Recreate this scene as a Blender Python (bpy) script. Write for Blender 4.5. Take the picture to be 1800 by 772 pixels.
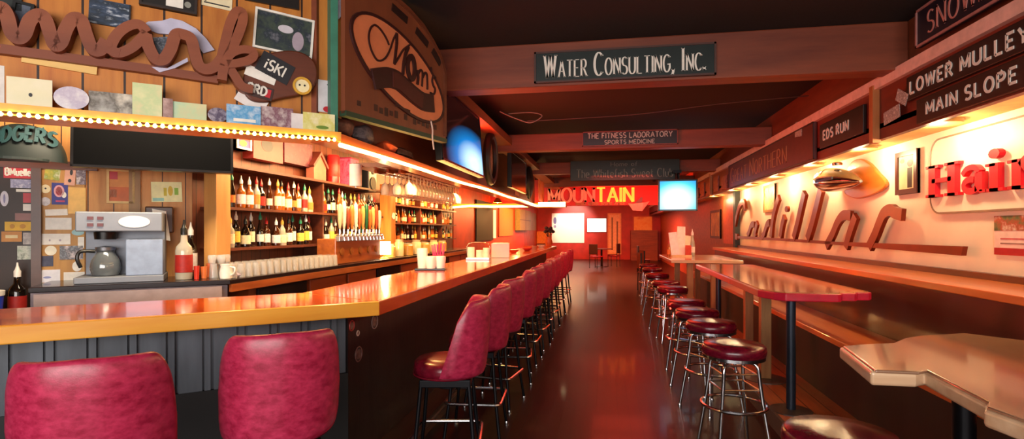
import bpy, math, random
from mathutils import Vector, Matrix
for o in list(bpy.data.objects): bpy.data.objects.remove(o)
random.seed(7)
PI = math.pi
SC = bpy.context.scene
COL = SC.collection
# ------------------------------------------------------------------ camera, world, exposure
cam_d = bpy.data.cameras.new('camera'); cam = bpy.data.objects.new('camera', cam_d); COL.objects.link(cam)
cam.location = (0, 0, 1.5); cam.rotation_euler = (PI/2, 0, math.atan(166/940.))
cam_d.sensor_width = 36.0; cam_d.sensor_fit = 'HORIZONTAL'; cam_d.lens = 36.0*940/1800
cam_d.shift_y = 19/1800.; cam_d.clip_start = .05; cam_d.clip_end = 100
SC.camera = cam
w = bpy.data.worlds.new('world'); SC.world = w; w.use_nodes = True
w.node_tree.nodes['Background'].inputs[0].default_value = (.9, .85, .8, 1)
w.node_tree.nodes['Background'].inputs[1].default_value = .02
SC.view_settings.view_transform = 'Standard'; SC.view_settings.look = 'None'
SC.view_settings.gamma = 1; SC.view_settings.use_curve_mapping = False
SC.view_settings.exposure = 0.35

def srgb(h):
    h = h.lstrip('#'); c = [int(h[i:i+2], 16)/255 for i in (0, 2, 4)]
    return tuple(x/12.92 if x <= .04045 else ((x+.055)/1.055)**2.4 for x in c)
def light(kind, loc, energy, color, size=.1, size_y=None, aim=None, spot=None):
    d = bpy.data.lights.new('lamp_light', kind); d.energy = energy; d.color = color
    if kind == 'AREA':
        d.size = size
        if size_y: d.shape = 'RECTANGLE'; d.size_y = size_y
    else: d.shadow_soft_size = size
    if spot: d.spot_size = spot; d.spot_blend = .6
    o = bpy.data.objects.new('lamp_light', d); COL.objects.link(o); o.location = loc
    if aim: o.rotation_euler = Vector(aim).to_track_quat('-Z', 'Y').to_euler()
    return o
WARM = (1, .62, .28); AMBER = (1, .5, .16); RED = (1, .07, .035); DAY = (1, .93, .88)
# daylight through the street windows behind the camera
light('AREA', (-.6, -2.25, 1.75), 205, DAY, 5.2, 1.7, aim=(0, 1, 0))
# unseen area lights added behind the dropped partition to brighten the back bar
light('AREA', (-2.95, 3.0, 2.8), 60, (1, .8, .56), 1.3, .3, aim=(-.62, .72, -.75))
light('AREA', (-2.75, 5.6, 2.45), 85, WARM, 2.2, .3, aim=(-.7, 0, -.75))
light('AREA', (-2.75, 9.2, 2.45), 95, AMBER, 2.6, .3, aim=(-.7, 0, -.75))
RIGHT_CANS = [3.3, 4.45, 5.7, 7.0, 8.4, 9.8, 11.1, 13.0]
for y in RIGHT_CANS: light('POINT', (2.42, y, 2.2), 14.5, (1, .76, .42), .05)
for y in (3.4, 4.8, 6.4, 8.2, 10.2): light('SPOT', (-1.78, y, 1.98), 70, AMBER, .05, aim=(0, 0, -1), spot=2.3)
light('SPOT', (-2.1, 2.75, 1.98), 40, AMBER, .05, aim=(0, 0, -1), spot=2.3)
# unseen spot added to brighten the white board on the back wall
light('SPOT', (-1.6, 25.6, 2.95), 420, (1, .9, .72), .1, aim=(-.05, 2.3, -1.1), spot=1.0)
# red neon over the bar canopy; other lights added to brighten the far room
light('AREA', (-1.25, 6.2, 2.28), 65, RED, .15, 4.2, aim=(.8, .1, .55))
light('AREA', (.8, 14.6, 2.3), 110, RED, 3.0, .3, aim=(0, .55, .8))
light('AREA', (.3, 22, 2.95), 900, (1, .16, .06), 5, 4, aim=(0, .3, -1))
light('AREA', (.3, 9.5, 2.6), 60, RED, 1.2, 5, aim=(0, 0, -1))
light('AREA', (-2.2, 19, 2.9), 520, (1, .4, .12), 2, 2, aim=(-.5, .1, -1))

# ------------------------------------------------------------------ materials
MATS = {}
def base(name):
    m = bpy.data.materials.new(name); m.use_nodes = True
    nt = m.node_tree; return m, nt, nt.nodes['Principled BSDF']
def coords(nt, scale=(1, 1, 1), rot=(0, 0, 0)):
    tc = nt.nodes.new('ShaderNodeTexCoord'); mp = nt.nodes.new('ShaderNodeMapping')
    mp.inputs['Scale'].default_value = scale; mp.inputs['Rotation'].default_value = rot
    nt.links.new(tc.outputs['Object'], mp.inputs[0]); return mp.outputs[0]
def ramp(nt, fac, cols, interp='LINEAR'):
    r = nt.nodes.new('ShaderNodeValToRGB'); r.color_ramp.interpolation = interp
    e = r.color_ramp.elements
    while len(e) < len(cols): e.new(.5)
    for i, (p, c) in enumerate(cols): e[i].position = p; e[i].color = (*c, 1)
    nt.links.new(fac, r.inputs[0]); return r.outputs[0]
def noise(nt, vec, scale, detail=3, rough=.55):
    n = nt.nodes.new('ShaderNodeTexNoise'); n.inputs['Scale'].default_value = scale
    n.inputs['Detail'].default_value = detail; n.inputs['Roughness'].default_value = rough
    nt.links.new(vec, n.inputs['Vector']); return n.outputs['Fac']
def math_node(nt, op, a, b=0.0):
    n = nt.nodes.new('ShaderNodeMath'); n.operation = op
    for i, x in enumerate((a, b)):
        if isinstance(x, (int, float)): n.inputs[i].default_value = x
        else: nt.links.new(x, n.inputs[i])
    return n.outputs[0]
def mix(nt, fac, a, b):
    n = nt.nodes.new('ShaderNodeMix'); n.data_type = 'RGBA'
    nt.links.new(fac, n.inputs['Factor'])
    for i, x in ((6, a), (7, b)):
        if isinstance(x, tuple): n.inputs[i].default_value = (*x, 1)
        else: nt.links.new(x, n.inputs[i])
    return n.outputs[2]
def bump(nt, p, h, s=.2, d=.01):
    b = nt.nodes.new('ShaderNodeBump'); b.inputs['Strength'].default_value = s; b.inputs['Distance'].default_value = d
    nt.links.new(h, b.inputs['Height']); nt.links.new(b.outputs[0], p.inputs['Normal'])
def plain(hexc, rough=.5, metal=0., vary=.12, scale=14, coat=0., spec=.5):
    key = ('p', hexc, rough, metal, vary, coat)
    if key in MATS: return MATS[key]
    m, nt, p = base('paint_' + hexc.lstrip('#')); c = srgb(hexc)
    f = noise(nt, coords(nt), scale)
    k0, k1 = 1-vary, 1+vary
    nt.links.new(ramp(nt, f, [(.3, tuple(min(1, x*k0) for x in c)), (.7, tuple(min(1, x*k1) for x in c))]), p.inputs['Base Color'])
    p.inputs['Roughness'].default_value = rough; p.inputs['Metallic'].default_value = metal
    p.inputs['Coat Weight'].default_value = coat; p.inputs['Specular IOR Level'].default_value = spec
    MATS[key] = m; return m
def glow(hexc, strength):
    key = ('g', hexc, strength)
    if key in MATS: return MATS[key]
    m, nt, p = base('glow_' + hexc.lstrip('#')); c = srgb(hexc)
    p.inputs['Base Color'].default_value = (*c, 1); p.inputs['Emission Color'].default_value = (*c, 1)
    p.inputs['Emission Strength'].default_value = strength; MATS[key] = m; return m
def wood(name, h1, h2, grain='x', rough=.4, plank=0., across='z', groove='#1a0c05', coat=0., scale=6., gw=.05, shade=.25, bmp=.15, knots=False):
    if name in MATS: return MATS[name]
    m, nt, p = base(name)
    s = {'x': (.12, 1, 1), 'y': (1, .12, 1), 'z': (1, 1, .12)}[grain]
    v = coords(nt, s); f = noise(nt, v, scale*3, 6, .6)
    f2 = noise(nt, coords(nt, s), scale*.6, 2)
    mixf = math_node(nt, 'ADD', math_node(nt, 'MULTIPLY', f, .65), math_node(nt, 'MULTIPLY', f2, .45))
    col = ramp(nt, mixf, [(.32, srgb(h1)), (.72, srgb(h2))])
    if knots:
        k = nt.nodes.new('ShaderNodeTexVoronoi'); k.inputs['Scale'].default_value = 2.3; nt.links.new(coords(nt, {'x': (.6, 1, 1), 'y': (1, .6, 1), 'z': (1, 1, .6)}[grain]), k.inputs['Vector'])
        kf = ramp(nt, k.outputs['Distance'], [(.03, (0, 0, 0)), (.09, (1, 1, 1))])
        col = mix(nt, kf, tuple(x*.3 for x in srgb(h1)), col)
    if plank:
        tc = nt.nodes.new('ShaderNodeTexCoord'); sx = nt.nodes.new('ShaderNodeSeparateXYZ'); nt.links.new(tc.outputs['Object'], sx.inputs[0])
        q = math_node(nt, 'DIVIDE', sx.outputs[{'x': 0, 'y': 1, 'z': 2}[across]], plank)
        idx = math_node(nt, 'FLOOR', q); fr = math_node(nt, 'FRACT', q)
        wn = nt.nodes.new('ShaderNodeTexWhiteNoise'); wn.noise_dimensions = '1D'; nt.links.new(idx, wn.inputs['W'])
        sh = math_node(nt, 'ADD', math_node(nt, 'MULTIPLY', wn.outputs['Value'], shade*2), 1-shade)
        mul = nt.nodes.new('ShaderNodeVectorMath'); mul.operation = 'SCALE'; nt.links.new(col, mul.inputs[0]); nt.links.new(sh, mul.inputs['Scale'])
        g = math_node(nt, 'LESS_THAN', fr, gw)
        col = mix(nt, g, mul.outputs[0], srgb(groove))
        bump(nt, p, math_node(nt, 'SUBTRACT', f, math_node(nt, 'MULTIPLY', g, 3)), .4, .004)
    else: bump(nt, p, f, bmp, .004)
    nt.links.new(col, p.inputs['Base Color']); p.inputs['Roughness'].default_value = rough; p.inputs['Coat Weight'].default_value = coat
    p.inputs['Coat Roughness'].default_value = .08
    MATS[name] = m; return m
def picture(*hexes, scale=9., seed=0., rough=.5, bands=False):
    key = ('pic', hexes, scale, seed, bands)
    if key in MATS: return MATS[key]
    m, nt, p = base('printed_picture')
    v = coords(nt, (1, 1, 2.4 if bands else 1)); mp = v.node; mp.inputs['Location'].default_value = (seed*3.7, seed*1.9, seed)
    f = noise(nt, v, scale, 5, .6)
    n = len(hexes)
    cols = [(.3+.4*i/max(1, n-1), srgb(h)) for i, h in enumerate(hexes)]
    nt.links.new(ramp(nt, f, cols), p.inputs['Base Color']); p.inputs['Roughness'].default_value = rough
    MATS[key] = m; return m
def vinyl(name, h1, h2, rough=.32):
    m, nt, p = base(name); f = noise(nt, coords(nt, (1, 1, 1.6)), 22, 6, .65)
    nt.links.new(ramp(nt, f, [(.33, srgb(h1)), (.7, srgb(h2))]), p.inputs['Base Color'])
    p.inputs['Roughness'].default_value = rough; bump(nt, p, noise(nt, coords(nt), 240, 2), .12, .002)
    MATS[name] = m; return m
def screen(name, dark, mid, bright, centre, size, strength):
    m, nt, p = base(name); tc = nt.nodes.new('ShaderNodeTexCoord'); mp = nt.nodes.new('ShaderNodeMapping')
    nt.links.new(tc.outputs['Object'], mp.inputs[0]); mp.inputs['Location'].default_value = tuple(-c/s for c, s in zip(centre, size)); mp.inputs['Scale'].default_value = tuple(1/s for s in size)
    g = nt.nodes.new('ShaderNodeTexGradient'); g.gradient_type = 'SPHERICAL'; nt.links.new(mp.outputs[0], g.inputs[0])
    col = ramp(nt, g.outputs['Fac'], [(0., srgb(dark)), (.35, srgb(mid)), (.85, srgb(bright))])
    p.inputs['Base Color'].default_value = (.005, .005, .006, 1); p.inputs['Roughness'].default_value = .12
    nt.links.new(col, p.inputs['Emission Color']); p.inputs['Emission Strength'].default_value = strength
    return m
CHROME = plain('#d8d8dc', .16, 1., .03)
STEEL = plain('#b9bcc4', .33, .9, .06)
BLACKMETAL = plain('#15151a', .35, .6)
BLACK = plain('#0b0a0b', .35)
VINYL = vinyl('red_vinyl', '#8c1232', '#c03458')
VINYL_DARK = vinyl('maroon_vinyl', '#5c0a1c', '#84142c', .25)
BAR_EDGE = wood('bar_edge_wood', '#d9821c', '#f2b23e', 'x', .3, knots=True, coat=.4, scale=3)
BAR_TOP = wood('bar_top_wood', '#b83a10', '#ea6a1c', 'x', .14, plank=.11, across='y', groove='#7a2208', coat=.8, shade=.12, gw=.03)
PINE = wood('yellow_pine', '#a8591a', '#d58a35', 'z', .5, plank=.165, across='x', groove='#2c1204', shade=.12, gw=.06)
REDWOOD = wood('beam_wood', '#5c2415', '#8e4428', 'x', .55, knots=True, scale=3)
REDWOOD_Y = wood('fascia_wood', '#5a2514', '#8a4426', 'y', .5, scale=3)
DARKWOOD = wood('dark_stained_wood', '#24120b', '#43241a', 'z', .5)
CARVED = wood('carved_sign_wood', '#6b2f1a', '#98502f', 'x', .55, scale=2)
OAK = wood('pale_table_wood', '#b08a5c', '#d9b98c', 'x', .2, coat=.6, scale=3)
ORANGEWOOD = wood('orange_plank', '#c0541c', '#ee8636', 'y', .3, coat=.5, scale=3)
POSTWOOD = wood('post_wood', '#8a5a32', '#b98650', 'z', .5)
GOLD = plain('#b8862f', .3, .9)
WHITE = plain('#efe9de', .5); CREAM = plain('#e8d9b0', .55)
LETTER = plain('#e9e2d6', .5, vary=.05)

# ------------------------------------------------------------------ mesh helpers
def cr(pts, n=6, closed=False):
    P = [tuple(p) for p in pts]; out = []; N = len(P); D = len(P[0])
    rng = N if closed else N-1
    for i in range(rng):
        if closed: a, b, c, d = P[(i-1) % N], P[i], P[(i+1) % N], P[(i+2) % N]
        else: a, b, c, d = P[max(i-1, 0)], P[i], P[i+1], P[min(i+2, N-1)]
        for k in range(n):
            t = k/n
            out.append(tuple(.5*(2*b[j]+(c[j]-a[j])*t+(2*a[j]-5*b[j]+4*c[j]-d[j])*t*t+(3*b[j]-a[j]-3*c[j]+d[j])*t**3) for j in range(D)))
    if not closed: out.append(P[-1])
    return out
class MB:
    def __init__(s): s.v = []; s.f = []; s.mi = []; s.cur = 0
    def add(s, vs, fs):
        o = len(s.v); s.v += [tuple(v) for v in vs]; s.f += [tuple(i+o for i in f) for f in fs]; s.mi += [s.cur]*len(fs); return s
    def box(s, x0, x1, y0, y1, z0, z1):
        return s.add([(x0, y0, z0), (x1, y0, z0), (x1, y1, z0), (x0, y1, z0), (x0, y0, z1), (x1, y0, z1), (x1, y1, z1), (x0, y1, z1)],
                     [(0, 3, 2, 1), (4, 5, 6, 7), (0, 1, 5, 4), (1, 2, 6, 5), (2, 3, 7, 6), (3, 0, 4, 7)])
    def prism(s, poly, lo, hi, axis='z'):
        n = len(poly)
        area = sum(poly[i][0]*poly[(i+1) % n][1]-poly[(i+1) % n][0]*poly[i][1] for i in range(n))
        if (area < 0) != (axis == 'y'): poly = poly[::-1]
        mk = (lambda p, h: (p[0], p[1], h)) if axis == 'z' else ((lambda p, h: (p[0], h, p[1])) if axis == 'y' else (lambda p, h: (h, p[0], p[1])))
        vs = [mk(p, lo) for p in poly]+[mk(p, hi) for p in poly]
        return s.add(vs, [tuple(range(n))[::-1], tuple(range(n, 2*n))]+[(i, (i+1) % n, (i+1) % n+n, i+n) for i in range(n)])
    def tube(s, pts, r, n=8, closed=False, caps=True):
        pts = [Vector(p) for p in pts]; N = len(pts); rs = r if isinstance(r, (list, tuple)) else [r]*N
        vs = []; up = None
        for i, p in enumerate(pts):
            if closed: t = pts[(i+1) % N]-pts[i-1]
            else: t = pts[min(i+1, N-1)]-pts[max(i-1, 0)]
            t.normalize()
            if up is None: up = Vector((0, 0, 1)) if abs(t.z) < .9 else Vector((1, 0, 0))
            a = t.cross(up); 
            if a.length < 1e-4: a = t.orthogonal()
            a.normalize(); b = a.cross(t); b.normalize(); up = b
            for k in range(n):
                q = 2*PI*k/n; vs.append(p+(a*math.cos(q)+b*math.sin(q))*rs[i])
        fs = []
        for i in range(N if closed else N-1):
            j = (i+1) % N
            for k in range(n): fs.append((i*n+k, i*n+(k+1) % n, j*n+(k+1) % n, j*n+k))
        if caps and not closed: fs += [tuple(range(n))[::-1], tuple(range((N-1)*n, N*n))]
        return s.add(vs, fs)
    def lathe(s, prof, n=20, c=(0, 0, 0)):
        vs = []; N = len(prof)
        for r, z in prof:
            for k in range(n): q = 2*PI*k/n; vs.append((c[0]+max(r, 1e-4)*math.cos(q), c[1]+max(r, 1e-4)*math.sin(q), c[2]+z))
        fs = [(i*n+k, i*n+(k+1) % n, (i+1)*n+(k+1) % n, (i+1)*n+k) for i in range(N-1) for k in range(n)]
        fs += [tuple(range(n))[::-1], tuple(range((N-1)*n, N*n))]
        return s.add(vs, fs)
    def ribbon(s, pts, w, y0, y1, closed=False, nib=None):
        """a stroke of width w in the x-z plane, extruded from y0 (front) to y1"""
        N = len(pts); L = []; Rr = []
        for i in range(N):
            if closed: a, b = pts[i-1], pts[(i+1) % N]
            else: a, b = pts[max(i-1, 0)], pts[min(i+1, N-1)]
            p = pts[i]
            def unit(u, v):
                dx, dz = v[0]-u[0], v[1]-u[1]; l = math.hypot(dx, dz) or 1; return dx/l, dz/l
            d1 = unit(a, p) if (closed or i > 0) else unit(p, b)
            d2 = unit(p, b) if (closed or i < N-1) else d1
            tx, tz = d1[0]+d2[0], d1[1]+d2[1]; l = math.hypot(tx, tz)
            if l < .3: tx, tz = d2; l = 1
            tx /= l; tz /= l
            c = max(.5, tx*d1[0]+tz*d1[1])
            ww = w[i] if isinstance(w, (list, tuple)) else w
            if nib is not None: ww = nib+(ww-nib)*abs(tz)**1.3
            h = ww/2/c
            L.append((p[0]-tz*h, p[1]+tx*h)); Rr.append((p[0]+tz*h, p[1]-tx*h))
        vs = [(q[0], y0, q[1]) for q in L]+[(q[0], y0, q[1]) for q in Rr]+[(q[0], y1, q[1]) for q in L]+[(q[0], y1, q[1]) for q in Rr]
        fs = []
        for i in range(N if closed else N-1):
            j = (i+1) % N
            fs += [(i, N+i, N+j, j), (i, j, 2*N+j, 2*N+i), (N+i, 3*N+i, 3*N+j, N+j), (2*N+i, 2*N+j, 3*N+j, 3*N+i)]
        if not closed: fs += [(0, 2*N, 3*N, N), (N-1, 2*N-1, 4*N-1, 3*N-1)]
        return s.add(vs, fs)
    def text(s, txt, x, z, h, y0, y1, thick=.17, thin=None, wid=1., serif=0., gap=.2, small=1., centre=False, slant=0., arc=None):
        if centre: x = x-text_width(txt, h, wid, gap, small)/2
        for ch in txt:
            if ch == ' ': x += .42*h*wid; continue
            hh = h
            key = ch
            if small < 1 and ch.islower(): key = ch.upper(); hh = h*small
            g = GLYPH.get(key)
            if g is None: continue
            gw, strokes = g
            for st in strokes:
                pts = [(x+px*hh*wid+pz*hh*slant, z+pz*hh) for px, pz in st]
                if arc: pts = [(a, b+arc(a)) for a, b in pts]
                cl = len(pts) > 3 and pts[0] == pts[-1]
                if cl: pts = pts[:-1]
                s.ribbon(pts, thick*hh, y0, y1, cl, None if thin is None else thin*hh)
                if serif and not cl:
                    for e, q in ((0, 1), (-1, -2)):
                        dx, dz = pts[e][0]-pts[q][0], pts[e][1]-pts[q][1]
                        if abs(dz) > abs(dx)*1.1:
                            ex, ez = pts[e]; sg = 1 if dz > 0 else -1; t = (thin or thick)*hh
                            s.box(ex-serif*hh, ex+serif*hh, y0, y1, min(ez, ez-sg*t), max(ez, ez-sg*t))
            x += (gw*wid+gap)*hh
        return s
    def obj(s, name, m, parent=None, loc=None, rot=None, smooth=False, bevel=0., seg=2):
        me = bpy.data.meshes.new(name); me.from_pydata(s.v, [], s.f); me.update()
        ms = m if isinstance(m, (list, tuple)) else [m]
        for x in ms: me.materials.append(x)
        if len(ms) > 1: me.polygons.foreach_set('material_index', s.mi)
        o = bpy.data.objects.new(name, me); COL.objects.link(o)
        if smooth:
            me.polygons.foreach_set('use_smooth', [True]*len(me.polygons))
            try: me.set_sharp_from_angle(angle=math.radians(42))
            except Exception: pass
        if parent: o.parent = parent
        if loc is not None: o.location = loc
        if rot is not None: o.rotation_euler = (0, 0, rot) if isinstance(rot, (int, float)) else rot
        if bevel:
            b = o.modifiers.new('bevel', 'BEVEL'); b.width = bevel; b.segments = seg; b.limit_method = 'ANGLE'; b.angle_limit = math.radians(40)
        return o
def text_width(txt, h, wid, gap, small):
    t = 0
    for ch in txt:
        if ch == ' ': t += .42*h*wid; continue
        hh = h*small if (small < 1 and ch.islower()) else h
        g = GLYPH.get(ch.upper() if (small < 1 and ch.islower()) else ch)
        if g: t += (g[0]*wid+gap)*hh
    return t-gap*h
def arcp(cx, cz, rx, rz, a0, a1, n=10):
    return [(cx+rx*math.cos(math.radians(a0+(a1-a0)*i/n)), cz+rz*math.sin(math.radians(a0+(a1-a0)*i/n))) for i in range(n+1)]
GLYPH = {
 'A': (.62, [[(0, 0), (.31, 1)], [(.31, 1), (.62, 0)], [(.13, .35), (.49, .35)]]),
 'B': (.5, [[(0, 0), (0, 1)], [(0, 1), (.25, 1)]+arcp(.25, .76, .2, .24, 90, -90)+[(0, .52)], [(0, .52), (.27, .52)]+arcp(.27, .26, .23, .26, 90, -90)+[(0, 0)]]),
 'C': (.58, [arcp(.32, .5, .32, .5, 45, 315, 18)]),
 'D': (.56, [[(0, 0), (0, 1)], [(0, 1), (.2, 1)]+arcp(.2, .5, .36, .5, 90, -90, 14)+[(0, 0)]]),
 'E': (.46, [[(0, 0), (0, 1)], [(0, 1), (.46, 1)], [(0, .52), (.36, .52)], [(0, 0), (.46, 0)]]),
 'F': (.44, [[(0, 0), (0, 1)], [(0, 1), (.44, 1)], [(0, .52), (.34, .52)]]),
 'G': (.62, [arcp(.32, .5, .32, .5, 45, 330, 18)+[(.6, .45), (.36, .45)]]),
 'H': (.56, [[(0, 0), (0, 1)], [(.56, 0), (.56, 1)], [(0, .5), (.56, .5)]]),
 'I': (.06, [[(.03, 0), (.03, 1)]]),
 'K': (.54, [[(0, 0), (0, 1)], [(.52, 1), (.04, .46)], [(.16, .58), (.54, 0)]]),
 'L': (.44, [[(0, 1), (0, 0)], [(0, 0), (.44, 0)]]),
 'M': (.7, [[(0, 0), (0, 1)], [(0, 1), (.35, .2)], [(.35, .2), (.7, 1)], [(.7, 1), (.7, 0)]]),
 'N': (.58, [[(0, 0), (0, 1)], [(0, 1), (.58, 0)], [(.58, 0), (.58, 1)]]),
 'O': (.64, [arcp(.32, .5, .32, .5, 0, 360, 22)[:-1]+[(.64, .5)]]),
 'P': (.5, [[(0, 0), (0, 1)], [(0, 1), (.24, 1)]+arcp(.24, .74, .24, .26, 90, -90)+[(0, .48)]]),
 'R': (.54, [[(0, 0), (0, 1)], [(0, 1), (.24, 1)]+arcp(.24, .75, .22, .25, 90, -90)+[(0, .5)], [(.22, .5), (.54, 0)]]),
 'S': (.48, [arcp(.24, .75, .22, .25, 40, 270, 12)+arcp(.24, .25, .24, .25, 90, -140, 12)[1:]]),
 'T': (.56, [[(.28, 0), (.28, 1)], [(0, 1), (.56, 1)]]),
 'U': (.56, [[(0, 1), (0, .3)]+arcp(.28, .28, .28, .28, 180, 360)+[(.56, 1)]]),
 'V': (.6, [[(0, 1), (.3, 0)], [(.3, 0), (.6, 1)]]),
 'W': (.86, [[(0, 1), (.2, 0)], [(.2, 0), (.43, 1)], [(.43, 1), (.66, 0)], [(.66, 0), (.86, 1)]]),
 'Y': (.56, [[(0, 1), (.28, .48), (.28, 0)], [(.56, 1), (.28, .48)]]),
 '.': (.06, [[(.03, 0), (.03, .16)]]), ',': (.08, [[(.06, .12), (.06, .02), (0, -.14)]]), "'": (.08, [[(.04, 1), (.02, .72)]]),
 'a': (.4, [arcp(.2, .32, .2, .32, 0, 360, 12)[:-1]+[(.4, .32)], [(.4, .62), (.4, 0)]]),
 'b': (.4, [[(0, 1), (0, 0)], arcp(.2, .32, .2, .32, 0, 360, 12)[:-1]+[(.4, .32)]]),
 'c': (.36, [arcp(.2, .32, .2, .32, 50, 310, 10)]),
 'e': (.4, [[(.02, .34), (.39, .34)]+arcp(.2, .32, .2, .32, 5, 310, 12)]),
 'f': (.3, [[(.1, 0), (.1, .8), (.18, .98), (.3, .98)], [(0, .62), (.26, .62)]]),
 'h': (.38, [[(0, 0), (0, 1)], [(0, .48), (.12, .64), (.28, .62), (.38, .48), (.38, 0)]]),
 'i': (.06, [[(.03, 0), (.03, .62)], [(.03, .8), (.03, .94)]]),
 'l': (.08, [[(.03, 1), (.03, .05), (.1, 0)]]),
 'm': (.6, [[(0, 0), (0, .64)], [(0, .48), (.1, .64), (.22, .62), (.3, .48), (.3, 0)], [(.3, .48), (.4, .64), (.52, .62), (.6, .48), (.6, 0)]]),
 'n': (.36, [[(0, 0), (0, .64)], [(0, .48), (.12, .64), (.26, .62), (.36, .48), (.36, 0)]]),
 'o': (.4, [arcp(.2, .32, .2, .32, 0, 360, 12)[:-1]+[(.4, .32)]]),
 'r': (.28, [[(0, 0), (0, .64)], [(0, .42), (.12, .62), (.28, .6)]]),
 's': (.34, [arcp(.17, .48, .15, .16, 40, 270, 8)+arcp(.17, .16, .17, .16, 90, -140, 8)[1:]]),
 't': (.28, [[(.1, .92), (.1, .1), (.18, 0), (.28, .02)], [(0, .62), (.28, .62)]]),
 'u': (.38, [[(0, .64), (0, .16), (.1, 0), (.26, 0), (.38, .16)], [(.38, .64), (.38, 0)]]),
 'w': (.54, [[(0, .64), (.13, 0), (.27, .6), (.41, 0), (.54, .64)]]),
 'd': (.4, [[(.4, 1), (.4, 0)], arcp(.2, .32, .2, .32, 0, 360, 12)[:-1]+[(.4, .32)]]),
}
# ------------------------------------------------------------------ naming helpers
def tag(o, label, cat, group=None, kind=None):
    o['label'] = label; o['category'] = cat
    if group: o['group'] = group
    if kind: o['kind'] = kind
    return o
def thing(name, label, cat, loc=(0, 0, 0), rot=0., group=None):
    o = bpy.data.objects.new(name, None); COL.objects.link(o); o.empty_display_size = .1
    o.location = loc; o.rotation_euler = (0, 0, rot); return tag(o, label, cat, group)
def struct(o):
    o['kind'] = 'structure'; return o
KIDS = {}
def dup(root, loc, rot, label, group=None):
    def cp(o, par):
        c = o.copy(); COL.objects.link(c)
        if par: c.parent = par
        for k in [x for x in o.children]: cp(k, c)
        return c
    r = cp(root, None); r.location = loc; r.rotation_euler = (0, 0, rot); r['label'] = label
    if group: r['group'] = group
    return r
ORD = ['first', 'second', 'third', 'fourth', 'fifth', 'sixth', 'seventh', 'eighth', 'ninth', 'tenth', 'eleventh', 'twelfth', 'thirteenth', 'fourteenth', 'fifteenth', 'sixteenth', 'seventeenth', 'eighteenth', 'nineteenth', 'twentieth']
def ordinal(i):
    return ORD[i] if i < 20 else ('twenty-'+ORD[i-20] if 20 <= i < 29 and i != 19 else ('thirtieth' if i == 29 else 'thirty-'+ORD[i-30] if i < 39 else 'forty-'+ORD[(i-40) % 10]))
ordinal_ok = ordinal
# wall frames: origin on the wall, local x = along it to the right as seen from the room, local y = into it
def frame(ox, oy, deg):
    a = math.radians(deg); return (ox, oy, a, (math.cos(a), math.sin(a)), (-math.sin(a), math.cos(a)))
def at(fr, u, z, off=0.):
    return (fr[0]+u*fr[3][0]+off*fr[4][0], fr[1]+u*fr[3][1]+off*fr[4][1], z)
DIAG = 39.
MARK = frame(-1.5-.63*.14, 2.79+.777*.14, DIAG)           # panelled face above the canopy shelf
CANOPY = frame(-1.5, 2.79, DIAG)                           # front edge of the canopy shelf
COUNTER = frame(-3.0, 3.87, DIAG)                          # front edge of the angled back counter
REAR = frame(-3.0-.63*.6, 3.87+.777*.6, DIAG)              # wall behind that counter
BACKBAR = frame(-3.5, 0, 90)
MOMS = frame(-1.5, 2.85, math.degrees(math.atan2(1.0, .28)))
CANOPY_Y = frame(-1.5, 0, 90)
RWALL = frame(2.7, 0, -90); RFASCIA = frame(2.15, 0, -90)
HEADER = frame(0, 16.4, 0); FAR = frame(0, 28, 0)
# ------------------------------------------------------------------ the room
FLOORWOOD = wood('dark_floor_boards', '#100504', '#2a0d08', 'y', .38, plank=.09, across='x', groove='#060202', coat=.12, shade=.3, scale=3)
FLOORWOOD.node_tree.nodes['Principled BSDF'].inputs['Specular IOR Level'].default_value = .32
CEIL = plain('#150c0b', .85, scale=40, vary=.3)
REDPAINT = plain('#a81a10', .5, vary=.2, scale=3)
CREAMWALL = plain('#efe0c6', .6, vary=.05, scale=3)
struct(MB().box(-7, 2.9, -2.5, 28.2, -.1, 0).obj('floor', FLOORWOOD))
struct(MB().box(-7, 2.9, -2.5, 28.2, 3.05, 3.15).obj('ceiling', CEIL))
struct(MB().box(2.7, 2.85, -2.5, 11.7, 0, 3.05).obj('wall_right', CREAMWALL))
struct(MB().box(2.7, 2.85, 11.7, 28.1, 0, 3.05).obj('wall_right_rear', plain('#a8532a', .5, vary=.2)))
struct(MB().box(2.6, 2.7, 11.62, 11.78, .12, 2.3).obj('trim_1', plain('#30302a', .5)))
b = MB()
for a, c, z0, z1 in ((-7, -3.9, 0, 3.05), (2.1, 2.85, 0, 3.05), (-3.9, 2.1, 0, .8), (-3.9, 2.1, 2.65, 3.05), (-1.95, -1.85, .8, 2.65), (.1, .2, .8, 2.65)): b.box(a, c, -2.5, -2.38, z0, z1)
struct(b.obj('wall_front', plain('#5a3a2a', .6)))
struct(MB().box(-7, 2.85, 28, 28.15, 0, 3.05).obj('wall_back', REDPAINT))
struct(MB().box(-3.75, -3.6, 4.16, 28.1, 0, 3.05).obj('wall_left', wood('backbar_boards', '#4a1e10', '#7a3a20', 'z', .5, plank=.15, across='y')))
struct(MB().box(-3.2, -.286, 0, .08, 0, 3.05).obj('wall_left_angled', wood('rear_pine', '#b06a2a', '#e0a052', 'z', .5, plank=.17, across='x', groove='#4a2208', shade=.12), loc=(REAR[0], REAR[1], 0), rot=REAR[2]))
struct(MB().box(-7, -6.9, -2.5, 3, 0, 3.05).obj('wall_left_front', plain('#5a3a2a', .6)))
struct(MB().box(-3.6, 2.2, 16.4, 16.55, 2.25, 3.05).obj('wall_header', plain('#c01c10', .45, vary=.15, scale=2)))
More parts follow.
